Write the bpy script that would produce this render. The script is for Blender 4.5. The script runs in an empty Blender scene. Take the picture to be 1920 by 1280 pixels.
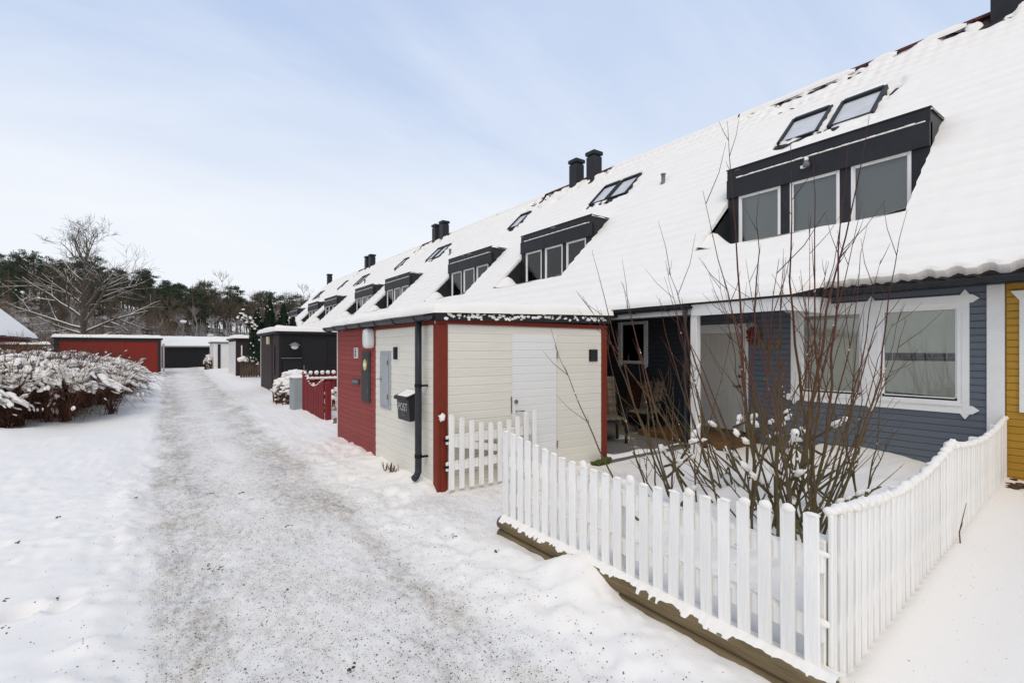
import bpy, math, random
import numpy as np
from mathutils import Vector, Matrix
R = math.radians
rnd = random.Random(7)
scene = bpy.context.scene
col = scene.collection

# ------------------------------------------------------------------ camera, sky, sun, exposure
cam_d = bpy.data.cameras.new('camera')
cam = bpy.data.objects.new('camera', cam_d); col.objects.link(cam)
cam.location = (0, 0, 1.75); cam.rotation_euler = (R(90), 0, R(-35.5))
cam_d.sensor_width = 36; cam_d.lens = 910 / 1920 * 36; cam_d.shift_y = 15 / 1920
cam_d.clip_start = .05; cam_d.clip_end = 2000
scene.camera = cam
SUN_EL, SUN_AZ = R(52), R(215)        # soft winter light from behind the camera
world = bpy.data.worlds.new('World'); scene.world = world; world.use_nodes = True
def build_world():
    nt = world.node_tree; N = nt.nodes; Lk = nt.links; N.clear()
    out = N.new('ShaderNodeOutputWorld'); bg = N.new('ShaderNodeBackground'); bg.inputs[1].default_value = .15
    sky = N.new('ShaderNodeTexSky'); sky.sky_type = 'NISHITA'; sky.sun_disc = False
    sky.sun_elevation = SUN_EL; sky.sun_rotation = SUN_AZ; sky.air_density = 1.0; sky.dust_density = 1.5
    tc = N.new('ShaderNodeTexCoord'); sep = N.new('ShaderNodeSeparateXYZ'); Lk.new(tc.outputs['Generated'], sep.inputs[0])
    def math_(op, a, b=None):
        m = N.new('ShaderNodeMath'); m.operation = op
        for i, v in enumerate((a, b)):
            if v is None: continue
            if isinstance(v, (int, float)): m.inputs[i].default_value = v
            else: Lk.new(v, m.inputs[i])
        return m.outputs[0]
    zc = math_('MAXIMUM', sep.outputs[2], 0.0)
    den = math_('ADD', zc, .22)
    comb = N.new('ShaderNodeCombineXYZ')
    Lk.new(math_('DIVIDE', sep.outputs[0], den), comb.inputs[0]); Lk.new(math_('DIVIDE', sep.outputs[1], den), comb.inputs[1])
    mp = N.new('ShaderNodeMapping'); mp.inputs['Rotation'].default_value = (0, 0, R(25)); mp.inputs['Scale'].default_value = (.55, 1.7, 1)
    Lk.new(comb.outputs[0], mp.inputs[0])
    n1 = N.new('ShaderNodeTexNoise'); n1.inputs['Scale'].default_value = 1.1; n1.inputs['Detail'].default_value = 7; n1.inputs['Roughness'].default_value = .58; n1.inputs['Distortion'].default_value = .6
    Lk.new(mp.outputs[0], n1.inputs['Vector'])
    r1 = N.new('ShaderNodeValToRGB'); r1.color_ramp.elements[0].position = .38; r1.color_ramp.elements[1].position = .78
    Lk.new(n1.outputs['Fac'], r1.inputs[0])
    # thin high cloud everywhere, denser towards the horizon as the air path grows
    hz = N.new('ShaderNodeValToRGB'); e = hz.color_ramp.elements
    e[0].position = 0.0; e[0].color = (.97,) * 3 + (1,); e[1].position = 1.0; e[1].color = (.90,) * 3 + (1,)
    m = e.new(.28); m.color = (.95,) * 3 + (1,)
    m = e.new(.55); m.color = (.92,) * 3 + (1,)
    Lk.new(zc, hz.inputs[0])
    fac = math_('ADD', hz.outputs[0], math_('MULTIPLY', math_('SUBTRACT', r1.outputs[0], .35), .12))
    fac = math_('MINIMUM', math_('MAXIMUM', fac, 0.0), 1.0)
    # the veil itself: milky near the horizon, thin and blue higher up
    vl = N.new('ShaderNodeValToRGB'); e = vl.color_ramp.elements
    e[0].position = 0; e[0].color = (.91, .94, .985, 1); e[1].position = .62; e[1].color = (.485, .615, .885, 1)
    x = e.new(.22); x.color = (.88, .92, .98, 1); x = e.new(.40); x.color = (.63, .735, .925, 1)
    Lk.new(zc, vl.inputs[0])
    wisp = N.new('ShaderNodeMixRGB'); Lk.new(math_('MULTIPLY', r1.outputs[0], .50), wisp.inputs[0]); Lk.new(vl.outputs[0], wisp.inputs[1]); wisp.inputs[2].default_value = (.90, .925, .97, 1)
    gain = N.new('ShaderNodeMixRGB'); gain.blend_type = 'MULTIPLY'; gain.inputs[0].default_value = 1; Lk.new(wisp.outputs[0], gain.inputs[1]); gain.inputs[2].default_value = (6.67, 6.67, 6.67, 1)
    mix = N.new('ShaderNodeMixRGB'); Lk.new(fac, mix.inputs[0]); Lk.new(sky.outputs[0], mix.inputs[1]); Lk.new(gain.outputs[0], mix.inputs[2])
    Lk.new(mix.outputs[0], bg.inputs[0]); Lk.new(bg.outputs[0], out.inputs[0])
build_world()
sd = bpy.data.lights.new('sun', 'SUN'); sd.energy = 1.15; sd.angle = R(30); sd.color = (1, .87, .68)
sun = bpy.data.objects.new('sun', sd); col.objects.link(sun)
sun.location = (-20, -30, 40)
sdir = Vector((math.sin(SUN_AZ) * math.cos(SUN_EL), math.cos(SUN_AZ) * math.cos(SUN_EL), math.sin(SUN_EL)))
sun.rotation_euler = sdir.to_track_quat('Z', 'Y').to_euler()
vs = scene.view_settings; vs.view_transform = 'Standard'; vs.look = 'None'; vs.exposure = .03; vs.gamma = 1

# ------------------------------------------------------------------ helpers
class MB:
    def __init__(s): s.v = []; s.f = []
    def quad(s, a, b, c, d):
        i = len(s.v); s.v += [a, b, c, d]; s.f.append((i, i+1, i+2, i+3)); return s
    def poly(s, pts):
        i = len(s.v); s.v += list(pts); s.f.append(tuple(range(i, i+len(pts)))); return s
    def box(s, x0, x1, y0, y1, z0, z1):
        i = len(s.v)
        s.v += [(x0,y0,z0),(x1,y0,z0),(x1,y1,z0),(x0,y1,z0),(x0,y0,z1),(x1,y0,z1),(x1,y1,z1),(x0,y1,z1)]
        s.f += [(i,i+3,i+2,i+1),(i+4,i+5,i+6,i+7),(i,i+1,i+5,i+4),(i+1,i+2,i+6,i+5),(i+2,i+3,i+7,i+6),(i+3,i,i+4,i+7)]
        return s
    def bbox(s, x0, x1, y0, y1, z0, z1, b=.006):
        # box with chamfered vertical and horizontal edges
        i0 = len(s.v); rows = []
        for z, k in ((z0, b), (z0+b, 0), (z1-b, 0), (z1, b)):
            X0, X1, Y0, Y1 = x0+k, x1-k, y0+k, y1-k
            pts = [(X0+b,Y0,z),(X1-b,Y0,z),(X1,Y0+b,z),(X1,Y1-b,z),(X1-b,Y1,z),(X0+b,Y1,z),(X0,Y1-b,z),(X0,Y0+b,z)]
            rows.append(len(s.v)); s.v += pts
        for r in range(3):
            a, c = rows[r], rows[r+1]
            for k in range(8): s.f.append((a+k, a+(k+1)%8, c+(k+1)%8, c+k))
        s.f.append(tuple(rows[0]+k for k in reversed(range(8)))); s.f.append(tuple(rows[3]+k for k in range(8)))
        return s
    def beam(s, a, b, w, h, up=(0,0,1)):
        a, b = Vector(a), Vector(b); d = (b-a).normalized(); r = d.cross(Vector(up))
        if r.length < 1e-4: r = d.cross(Vector((1,0,0)))
        r.normalize(); u = r.cross(d)
        i = len(s.v)
        for p in (a, b):
            for sx, sy in ((-1,-1),(1,-1),(1,1),(-1,1)): s.v.append(tuple(p + r*(sx*w/2) + u*(sy*h/2)))
        s.f += [(i+3,i+2,i+1,i),(i+4,i+5,i+6,i+7)] + [(i+k, i+(k+1)%4, i+4+(k+1)%4, i+4+k) for k in range(4)]
        return s
    def tube(s, pts, rad, n=6, cap=True):
        pts = [Vector(p) for p in pts]; k = len(pts)
        if not isinstance(rad, (list, tuple)): rad = [rad]*k
        i = len(s.v); ref = None
        for j, p in enumerate(pts):
            d = (pts[min(j+1,k-1)] - pts[max(j-1,0)])
            if d.length < 1e-9: d = Vector((0,0,1))
            d.normalize()
            if ref is None:
                ref = d.cross(Vector((0,0,1)))
                if ref.length < .05: ref = d.cross(Vector((1,0,0)))
            ref = (ref - d*ref.dot(d)); ref.normalize(); o = d.cross(ref)
            for q in range(n):
                t = 2*math.pi*q/n; s.v.append(tuple(p + (ref*math.cos(t) + o*math.sin(t))*rad[j]))
        for j in range(k-1):
            for q in range(n): s.f.append((i+j*n+q, i+j*n+(q+1)%n, i+(j+1)*n+(q+1)%n, i+(j+1)*n+q))
        if cap:
            s.f.append(tuple(i+q for q in reversed(range(n)))); s.f.append(tuple(i+(k-1)*n+q for q in range(n)))
        return s
    def prism(s, pts, off):
        # polygon extruded by the vector off
        i = len(s.v); n = len(pts); off = Vector(off)
        s.v += [tuple(p) for p in pts] + [tuple(Vector(p)+off) for p in pts]
        s.f += [tuple(range(i, i+n)), tuple(reversed(range(i+n, i+2*n)))] + [(i+k, i+n+k, i+n+(k+1)%n, i+(k+1)%n) for k in range(n)]
        return s
    def lathe(s, c, prof, n=16):
        i = len(s.v)
        for r, z in prof:
            for q in range(n): t = 2*math.pi*q/n; s.v.append((c[0]+r*math.cos(t), c[1]+r*math.sin(t), c[2]+z))
        for j in range(len(prof)-1):
            for q in range(n): s.f.append((i+j*n+q, i+j*n+(q+1)%n, i+(j+1)*n+(q+1)%n, i+(j+1)*n+q))
        return s
    def blob(s, c, r, jit=.18, rg=None, rot=None, low=False):
        rg = rg or rnd; i = len(s.v); c = Vector(c)
        for p in (LOW_V if low else ICO_V):
            k = 1 + rg.uniform(-jit, jit); q = Vector((p[0]*r[0]*k, p[1]*r[1]*k, p[2]*r[2]*k))
            if rot is not None: q = rot @ q
            s.v.append(tuple(c+q))
        s.f += [(a+i, b+i, d+i) for a, b, d in (LOW_F if low else ICO_F)]
        return s
    def mesh(s, name, mat=None, smooth=False):
        used = sorted({i for f in s.f for i in f})
        if len(used) < len(s.v):
            rm = {a: b for b, a in enumerate(used)}; s.v = [s.v[i] for i in used]; s.f = [tuple(rm[i] for i in f) for f in s.f]
        me = bpy.data.meshes.new(name); me.from_pydata([tuple(v) for v in s.v], [], s.f)
        if mat: me.materials.append(MT[mat])
        if smooth: me.polygons.foreach_set('use_smooth', [True]*len(me.polygons))
        me.update(); return me
    def build(s, name, mat, parent=None, smooth=False, kind=None):
        if name == 'snow' and kind is None: kind = 'stuff'
        return link(name, s.mesh(name, mat, smooth), parent, kind)
def make_ico(n=2):
    import bmesh
    bm = bmesh.new(); bmesh.ops.create_icosphere(bm, subdivisions=n, radius=1)
    v = [tuple(x.co) for x in bm.verts]; f = [tuple(x.index for x in q.verts) for q in bm.faces]; bm.free(); return v, f
ICO_V, ICO_F = make_ico()
LOW_V, LOW_F = make_ico(1)
def link(name, me, parent=None, kind=None, loc=None):
    o = bpy.data.objects.new(name, me); col.objects.link(o)
    if loc is not None: o.location = loc
    if parent is not None:
        o.parent = parent
        if parent.type == 'EMPTY': o.matrix_parent_inverse = Matrix.Translation(-parent.location)
    if kind: o['kind'] = kind
    return o
def thing(name, label, cat, loc, group=None):
    o = bpy.data.objects.new(name, None); col.objects.link(o); o.location = loc; o.empty_display_size = .2
    return tag(o, label, cat, group)
def tag(o, label, cat, group=None):
    o['label'] = label; o['category'] = cat
    if group: o['group'] = group
    return o
def copy_tree(o, parent=None, move=None):
    c = o.copy(); col.objects.link(c)
    if parent is not None:
        mpi = o.matrix_parent_inverse.copy(); c.parent = parent; c.matrix_parent_inverse = mpi
    if move is not None: c.location = Vector(o.location) + Vector(move)
    for ch in list(o.children): copy_tree(ch, c)
    return c
def sm(x, a, b):
    t = np.clip((np.asarray(x, float)-a)/(b-a), 0, 1); return t*t*(3-2*t)
def vnoise(x, y, sc, seed=0):
    x = np.asarray(x, float)/sc + seed*17.31; y = np.asarray(y, float)/sc + seed*9.77
    xi = np.floor(x).astype(np.int64); yi = np.floor(y).astype(np.int64); fx = x-xi; fy = y-yi
    fx = fx*fx*(3-2*fx); fy = fy*fy*(3-2*fy)
    def h(a, b):
        n = (a*374761393 + b*668265263 + seed*1442695) & 0xffffffff
        n = ((n ^ (n >> 13)) * 1274126177) & 0xffffffff
        return ((n ^ (n >> 16)) & 0xffff)/65535.0
    return ((h(xi,yi)*(1-fx)+h(xi+1,yi)*fx)*(1-fy) + (h(xi,yi+1)*(1-fx)+h(xi+1,yi+1)*fx)*fy)*2-1

# ------------------------------------------------------------------ materials
MT = {}
def mat(name, c, rough=.7, var=.0, nsc=6, stretch=(1,1,1), bump=0, bsc=40, c2=None, c2pos=(.45,.7), metal=0, obj_var=0, spec=.22):
    m = bpy.data.materials.new(name); m.use_nodes = True; nt = m.node_tree; N = nt.nodes; Lk = nt.links
    p = N['Principled BSDF']; p.inputs['Roughness'].default_value = rough; p.inputs['Metallic'].default_value = metal
    p.inputs['Specular IOR Level'].default_value = spec
    p.inputs['Base Color'].default_value = (*c, 1); MT[name] = m
    tc = N.new('ShaderNodeTexCoord'); mp = N.new('ShaderNodeMapping'); mp.inputs['Scale'].default_value = stretch
    Lk.new(tc.outputs['Object'], mp.inputs[0])
    src = None
    if var or c2:
        n = N.new('ShaderNodeTexNoise'); n.inputs['Scale'].default_value = nsc; n.inputs['Detail'].default_value = 6; n.inputs['Roughness'].default_value = .6
        Lk.new(mp.outputs[0], n.inputs['Vector'])
        rp = N.new('ShaderNodeValToRGB'); e = rp.color_ramp.elements
        if c2:
            e[0].position, e[1].position = c2pos; e[0].color = (*c, 1); e[1].color = (*c2, 1)
        else:
            e[0].position, e[1].position = .3, .7
            e[0].color = (*[x*(1-var) for x in c], 1); e[1].color = (*[min(x*(1+var), 1) for x in c], 1)
        Lk.new(n.outputs['Fac'], rp.inputs[0]); src = rp.outputs[0]
    if obj_var:
        oi = N.new('ShaderNodeObjectInfo'); mr = N.new('ShaderNodeMapRange')
        mr.inputs[3].default_value = 1-obj_var; mr.inputs[4].default_value = 1+obj_var
        Lk.new(oi.outputs['Random'], mr.inputs[0]); hs = N.new('ShaderNodeHueSaturation')
        Lk.new(mr.outputs[0], hs.inputs['Value'])
        if src: Lk.new(src, hs.inputs['Color'])
        else: hs.inputs['Color'].default_value = (*c, 1)
        src = hs.outputs[0]
    if src: Lk.new(src, p.inputs['Base Color'])
    if bump:
        b = N.new('ShaderNodeBump'); b.inputs['Strength'].default_value = bump; b.inputs['Distance'].default_value = .01
        n2 = N.new('ShaderNodeTexNoise'); n2.inputs['Scale'].default_value = bsc; n2.inputs['Detail'].default_value = 5
        Lk.new(mp.outputs[0], n2.inputs['Vector']); Lk.new(n2.outputs['Fac'], b.inputs['Height']); Lk.new(b.outputs[0], p.inputs['Normal'])
    return m
SNOWC = (.90, .855, .785)
mat('snow', SNOWC, .75, var=.015, nsc=3, bump=.35, bsc=28, spec=.25)
WX, WY = (.6, 12, 12), (12, .6, 12)
mat('cream', (.755, .715, .62), .55, var=.05, nsc=3, stretch=WX, bump=.12, bsc=9, obj_var=.02)
mat('cream_side', (.755, .715, .62), .55, var=.05, nsc=3, stretch=WY, bump=.12, bsc=9, obj_var=.02)
mat('door_white', (.79, .775, .74), .5, var=.03, nsc=3, stretch=WX, bump=.1, bsc=9, obj_var=.015)
mat('white', (.80, .785, .755), .5, var=.035, nsc=7, bump=.08, bsc=25, obj_var=.02)
mat('picket', (.88, .86, .815), .6, var=.085, nsc=6, stretch=(9,9,.6), bump=.3, bsc=16, obj_var=.05)
mat('red_board', (.275, .052, .045), .6, var=.16, nsc=4, stretch=WY, bump=.2, bsc=10, obj_var=.07)
mat('red_trim', (.185, .028, .014), .55, var=.12, nsc=5, stretch=(8,8,.8), bump=.12, bsc=16)
mat('red_far', (.23, .022, .014), .6, var=.12, nsc=4, stretch=WX)
mat('red_fence', (.20, .022, .024), .6, var=.15, nsc=6, stretch=(6,6,1), obj_var=.06)
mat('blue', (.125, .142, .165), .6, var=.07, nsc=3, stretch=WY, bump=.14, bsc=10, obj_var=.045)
mat('blue_shaded', (.046, .049, .058), .6, var=.07, nsc=3, stretch=WY, bump=.14, bsc=10, obj_var=.045)  # shaded copy of blue, the porch gloom put into the colour
mat('yellow', (.44, .245, .035), .6, var=.07, nsc=3, stretch=WY, bump=.14, bsc=10, obj_var=.04)
mat('black_shed', (.017, .015, .0155), .6, var=.25, nsc=3, stretch=WX, bump=.1, bsc=12)
mat('black_panel', (.016, .016, .018), .5, var=.15, nsc=4)
mat('brown_shed', (.040, .025, .023), .6, var=.2, nsc=3, stretch=WX)
mat('brown_light', (.16, .075, .055), .65, var=.2, nsc=4)
mat('anthracite', (.022, .023, .026), .45, var=.2, nsc=3, bump=.05, bsc=6)
mat('dark_metal', (.028, .031, .036), .38, var=.15, nsc=8)
mat('lead_grey', (.17, .17, .17), .5, var=.1)
mat('tile', (.040, .026, .023), .75, var=.35, nsc=9, bump=.3, bsc=50)
mat('tile_red', (.085, .028, .022), .75, var=.35, nsc=9, bump=.3, bsc=50)
mat('soffit', (.30, .31, .31), .6)
mat('concrete', (.16, .15, .135), .85, c2=(.62,.63,.64), c2pos=(.56,.68), nsc=1.6, bump=.3, bsc=30)
mat('timber', (.17, .125, .065), .8, var=.35, nsc=5, stretch=(8,.6,8), bump=.4, bsc=12)
mat('step_wood', (.15, .075, .03), .7, var=.3, nsc=5, stretch=(8,.6,8), bump=.2, bsc=12)
mat('bark', (.085, .068, .052), .9, var=.35, nsc=3)
mat('pine_bark', (.11, .07, .045), .9, var=.3, nsc=1)
mat('pine_needles', (.048, .068, .038), .85, var=.45, nsc=.9, obj_var=.25)
mat('twig_brown', (.125, .088, .062), .9, var=.25, nsc=.5, obj_var=.22)
mat('twig_frost', (.30, .28, .26), .9, var=.3, nsc=.5, obj_var=.2)
mat('hedge_twig', (.095, .040, .026), .8, var=.5, nsc=2.5, obj_var=.15)
mat('hedge_core', (.085, .050, .030), .95, var=.5, nsc=7)
mat('hedge_olive', (.12, .085, .04), .85, var=.3, nsc=3)
mat('thuja', (.016, .028, .016), .85, var=.4, nsc=5)
mat('forest_floor', (.10, .078, .060), .9, c2=(.62, .62, .62), c2pos=(.52, .60), nsc=.11)
mat('grey_box', (.30, .33, .33), .5, var=.06)
mat('cabinet_grey', (.37, .385, .40), .45, var=.03)
mat('meter_dark', (.045, .047, .048), .5, var=.05)
mat('sticker', (.62, .44, .10), .5)
mat('white_plastic', (.72, .72, .70), .35, var=.02)
mat('ivory_plastic', (.62, .56, .38), .4)
mat('black', (.008, .008, .008), .5)
mat('mailbox', (.028, .028, .029), .38, var=.1)
mat('print_grey', (.50, .50, .50), .5)
mat('print_white', (.75, .75, .75), .5)
mat('steel', (.35, .33, .30), .35, metal=1)
mat('brass', (.30, .19, .035), .45)
mat('wreath_red', (.33, .012, .012), .3)
mat('wreath_green', (.03, .10, .03), .6)
mat('ribbon', (.16, .005, .008), .7)
mat('door_beige', (.56, .52, .45), .5, var=.04, nsc=3, stretch=(8,8,.6))
mat('blind', (.88, .84, .73), .5)
mat('lace', (.60, .60, .60), .9, var=.2, nsc=30)
mat('grey_blind', (.20, .205, .21), .8)
mat('frosted_pane', (.60, .605, .61), .5, var=.08, nsc=3)
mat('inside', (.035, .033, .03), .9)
mat('chair_frame', (.010, .012, .013), .4)
mat('slat_wood', (.09, .035, .018), .6, var=.3)
mat('moss', (.075, .095, .025), .95, var=.5, nsc=20)
mat('grit', (.10, .075, .055), .9, obj_var=.1, var=.6, nsc=9)
mat('dead_leaf', (.10, .05, .03), .8, var=.4)
def glass_mat():
    m = bpy.data.materials.new('glass'); m.use_nodes = True; N = m.node_tree.nodes; Lk = m.node_tree.links; N.clear()
    o = N.new('ShaderNodeOutputMaterial'); t = N.new('ShaderNodeBsdfTransparent'); t.inputs[0].default_value = (.95,.97,.96,1)
    g = N.new('ShaderNodeBsdfGlossy'); g.inputs['Roughness'].default_value = .02; g.inputs[0].default_value = (.9,.9,.9,1)
    f = N.new('ShaderNodeFresnel'); f.inputs[0].default_value = 1.6; mx = N.new('ShaderNodeMixShader')
    Lk.new(f.outputs[0], mx.inputs[0]); Lk.new(t.outputs[0], mx.inputs[1]); Lk.new(g.outputs[0], mx.inputs[2]); Lk.new(mx.outputs[0], o.inputs[0]); MT['glass'] = m
glass_mat()
def stem_mat():
    # olive bark on the old wood, dark red on the young shoots
    m = mat('shrub_stem', (.1,.1,.05), .6, bump=.3, bsc=60); N = m.node_tree.nodes; Lk = m.node_tree.links; p = N['Principled BSDF']
    tc = N.new('ShaderNodeTexCoord'); s = N.new('ShaderNodeSeparateXYZ'); Lk.new(tc.outputs['Object'], s.inputs[0])
    n = N.new('ShaderNodeTexNoise'); n.inputs['Scale'].default_value = 5; Lk.new(tc.outputs['Object'], n.inputs['Vector'])
    a = N.new('ShaderNodeMath'); a.operation = 'MULTIPLY_ADD'; Lk.new(n.outputs['Fac'], a.inputs[0]); a.inputs[1].default_value = .8; Lk.new(s.outputs[2], a.inputs[2])
    r = N.new('ShaderNodeValToRGB'); e = r.color_ramp.elements
    mr = N.new('ShaderNodeMapRange'); mr.inputs[1].default_value = .4; mr.inputs[2].default_value = 3.4; Lk.new(a.outputs[0], mr.inputs[0]); Lk.new(mr.outputs[0], r.inputs[0])
    e[0].position = 0; e[0].color = (.10,.088,.042,1); e[1].position = 1; e[1].color = (.060,.022,.018,1)
    x = e.new(.35); x.color = (.115,.075,.035,1); x = e.new(.55); x.color = (.095,.036,.020,1)
    Lk.new(r.outputs[0], p.inputs['Base Color'])
stem_mat()
def plaid_mat():
    m = mat('plaid', (.3,.3,.2), .9); N = m.node_tree.nodes; Lk = m.node_tree.links; p = N['Principled BSDF']
    tc = N.new('ShaderNodeTexCoord'); src = None; colr = (.15, .14, .10, 1)
    for prof, axis, sc, c in (('X', 'Y', 10.5, (.035,.055,.035)), ('Z', 'Z', 8.5, (.03,.045,.03)), ('Y', 'Y', 23, (.13,.055,.045)), ('Z2', 'Z', 19, (.13,.06,.045))):
        w = N.new('ShaderNodeTexWave'); w.wave_type = 'BANDS'; w.bands_direction = axis; w.inputs['Scale'].default_value = sc/6.28*1.6; Lk.new(tc.outputs['Object'], w.inputs['Vector'])
        r = N.new('ShaderNodeValToRGB'); r.color_ramp.elements[0].position = .68; r.color_ramp.elements[1].position = .8; r.color_ramp.elements[1].color = (.6,.6,.6,1); Lk.new(w.outputs['Fac'], r.inputs[0])
        mx = N.new('ShaderNodeMixRGB'); Lk.new(r.outputs[0], mx.inputs[0]); mx.inputs[2].default_value = (*c, 1)
        if src is None: mx.inputs[1].default_value = colr
        else: Lk.new(src, mx.inputs[1])
        src = mx.outputs[0]
    Lk.new(src, p.inputs['Base Color'])
plaid_mat()
def road_mat():
    # trodden snow: grit, ice and sand in the wheel tracks, clean on the banks
    m = mat('trodden_snow', SNOWC, .7, bump=0, spec=.25); N = m.node_tree.nodes; Lk = m.node_tree.links; p = N['Principled BSDF']
    tc = N.new('ShaderNodeTexCoord'); sep = N.new('ShaderNodeSeparateXYZ'); Lk.new(tc.outputs['Object'], sep.inputs[0])
    def M(op, a, b=None, c=None):
        q = N.new('ShaderNodeMath'); q.operation = op
        for i, v in enumerate((a, b, c)):
            if v is None: continue
            if isinstance(v, (int, float)): q.inputs[i].default_value = v
            else: Lk.new(v, q.inputs[i])
        return q.outputs[0]
    def noise(sc, det=4, rough=.6, st=(1,1,1)):
        mp = N.new('ShaderNodeMapping'); mp.inputs['Scale'].default_value = st; Lk.new(tc.outputs['Object'], mp.inputs[0])
        n = N.new('ShaderNodeTexNoise'); n.inputs['Scale'].default_value = sc; n.inputs['Detail'].default_value = det; n.inputs['Roughness'].default_value = rough; Lk.new(mp.outputs[0], n.inputs['Vector']); return n.outputs['Fac']
    def ramp(v, stops):
        r = N.new('ShaderNodeValToRGB'); e = r.color_ramp.elements
        e[0].position, e[0].color = stops[0][0], (stops[0][1],)*3+(1,); e[1].position, e[1].color = stops[-1][0], (stops[-1][1],)*3+(1,)
        for pz, c in stops[1:-1]: x = e.new(pz); x.color = (c,)*3+(1,)
        Lk.new(v, r.inputs[0]); return r.outputs[0]
    X, Y = sep.outputs[0], sep.outputs[1]
    wx = M('MULTIPLY_ADD', M('SUBTRACT', noise(.9, 4), .5), .45, X)
    wx = M('MULTIPLY_ADD', M('SUBTRACT', noise(.12, 2), .5), .5, wx)
    # the track widens a little down the lane
    wx2 = M('DIVIDE', wx, M('MULTIPLY_ADD', Y, .010, .95))
    prof = ramp(M('MULTIPLY_ADD', wx2, .25, .25), [(.10,0),(.205,.06),(.24,.95),(.31,1.0),(.37,.60),(.46,.42),(.56,.80),(.64,1.0),(.685,.25),(.80,0)])
    gate = M('MULTIPLY', ramp(M('MULTIPLY', X, .1), [(.17,0),(.26,.45),(.5,.45),(.62,.0)]), ramp(M('MULTIPLY', Y, .1), [(.35,0),(.44,1),(.5,1),(.53,0)]))
    amt = M('MAXIMUM', prof, gate)
    patch = ramp(noise(1.9, 7, .68, (1, .42, 1)), [(.36,.20),(.62,1.0)])
    amt = M('MULTIPLY', amt, patch)
    fine = ramp(noise(15, 6, .72, (1, .55, 1)), [(.38,.10),(.64,1.0)])
    sand = M('MULTIPLY', amt, M('MULTIPLY_ADD', fine, .8, .25))
    hue = ramp(noise(1.9, 4), [(.46,0),(.66,1)])
    dirt = N.new('ShaderNodeMixRGB'); Lk.new(hue, dirt.inputs[0]); dirt.inputs[1].default_value = (.49,.42,.325,1); dirt.inputs[2].default_value = (.40,.385,.365,1)
    mx = N.new('ShaderNodeMixRGB'); Lk.new(M('MINIMUM', M('MULTIPLY', sand, 1.15), 1), mx.inputs[0]); mx.inputs[1].default_value = (*SNOWC, 1); Lk.new(dirt.outputs[0], mx.inputs[2])
    def specks(sc, thr, prevc, colr, k):
        v = N.new('ShaderNodeTexVoronoi'); v.inputs['Scale'].default_value = sc; v.inputs['Randomness'].default_value = 1; Lk.new(tc.outputs['Object'], v.inputs['Vector'])
        inside = M('LESS_THAN', v.outputs['Distance'], thr)
        sc_ = N.new('ShaderNodeSeparateColor'); Lk.new(v.outputs['Color'], sc_.inputs[0])
        pick = M('LESS_THAN', sc_.outputs[0], M('MULTIPLY', M('ADD', sand, .006), k))
        q = N.new('ShaderNodeMixRGB'); Lk.new(M('MULTIPLY', M('MULTIPLY', inside, pick), .85), q.inputs[0]); Lk.new(prevc, q.inputs[1]); q.inputs[2].default_value = (*colr, 1); return q.outputs[0]
    c = specks(100, .36, mx.outputs[0], (.19,.155,.12), .95)
    c = specks(48, .27, c, (.10,.084,.07), .6)
    c = specks(26, .20, c, (.07,.058,.05), .32)
    Lk.new(c, p.inputs['Base Color'])
    b = N.new('ShaderNodeBump'); b.inputs['Strength'].default_value = .5; b.inputs['Distance'].default_value = .012
    hh = M('MULTIPLY_ADD', noise(46, 5, .65), M('MULTIPLY_ADD', amt, 1.0, .35), M('MULTIPLY', noise(9, 4), .6))
    Lk.new(hh, b.inputs['Height']); Lk.new(b.outputs[0], p.inputs['Normal'])
road_mat()

# ------------------------------------------------------------------ ground and road
def axis(fine0, fine1, step, lo, hi, grow):
    a = list(np.arange(fine0, fine1+1e-6, step)); s = step
    while a[-1] < hi: s *= grow; a.append(a[-1]+s)
    s = step
    while a[0] > lo: s *= grow; a.insert(0, a[0]-s)
    return np.array(a)
fp = [(rnd.uniform(-2.6,-.25), rnd.uniform(2.2, 9.5), rnd.uniform(.05,.10), rnd.uniform(.015,.035)) for _ in range(70)]
fp += [(rnd.uniform(1.9,2.45), rnd.uniform(1.5, 9), rnd.uniform(.06,.13), rnd.uniform(.015,.04)) for _ in range(26)]
fp += [(-.75, 4.35, .10, .09), (-.55, 4.3, .08, .07), (-.95, 4.05, .07, .06)]
lump = [(rnd.uniform(-3,-.2), rnd.uniform(2.2, 9), rnd.uniform(.02,.06), rnd.uniform(.008,.02)) for _ in range(120)]
lump += [(rnd.uniform(1.75,2.5), rnd.uniform(1.2, 9.3), rnd.uniform(.02,.05), rnd.uniform(.008,.025)) for _ in range(170)]
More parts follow.
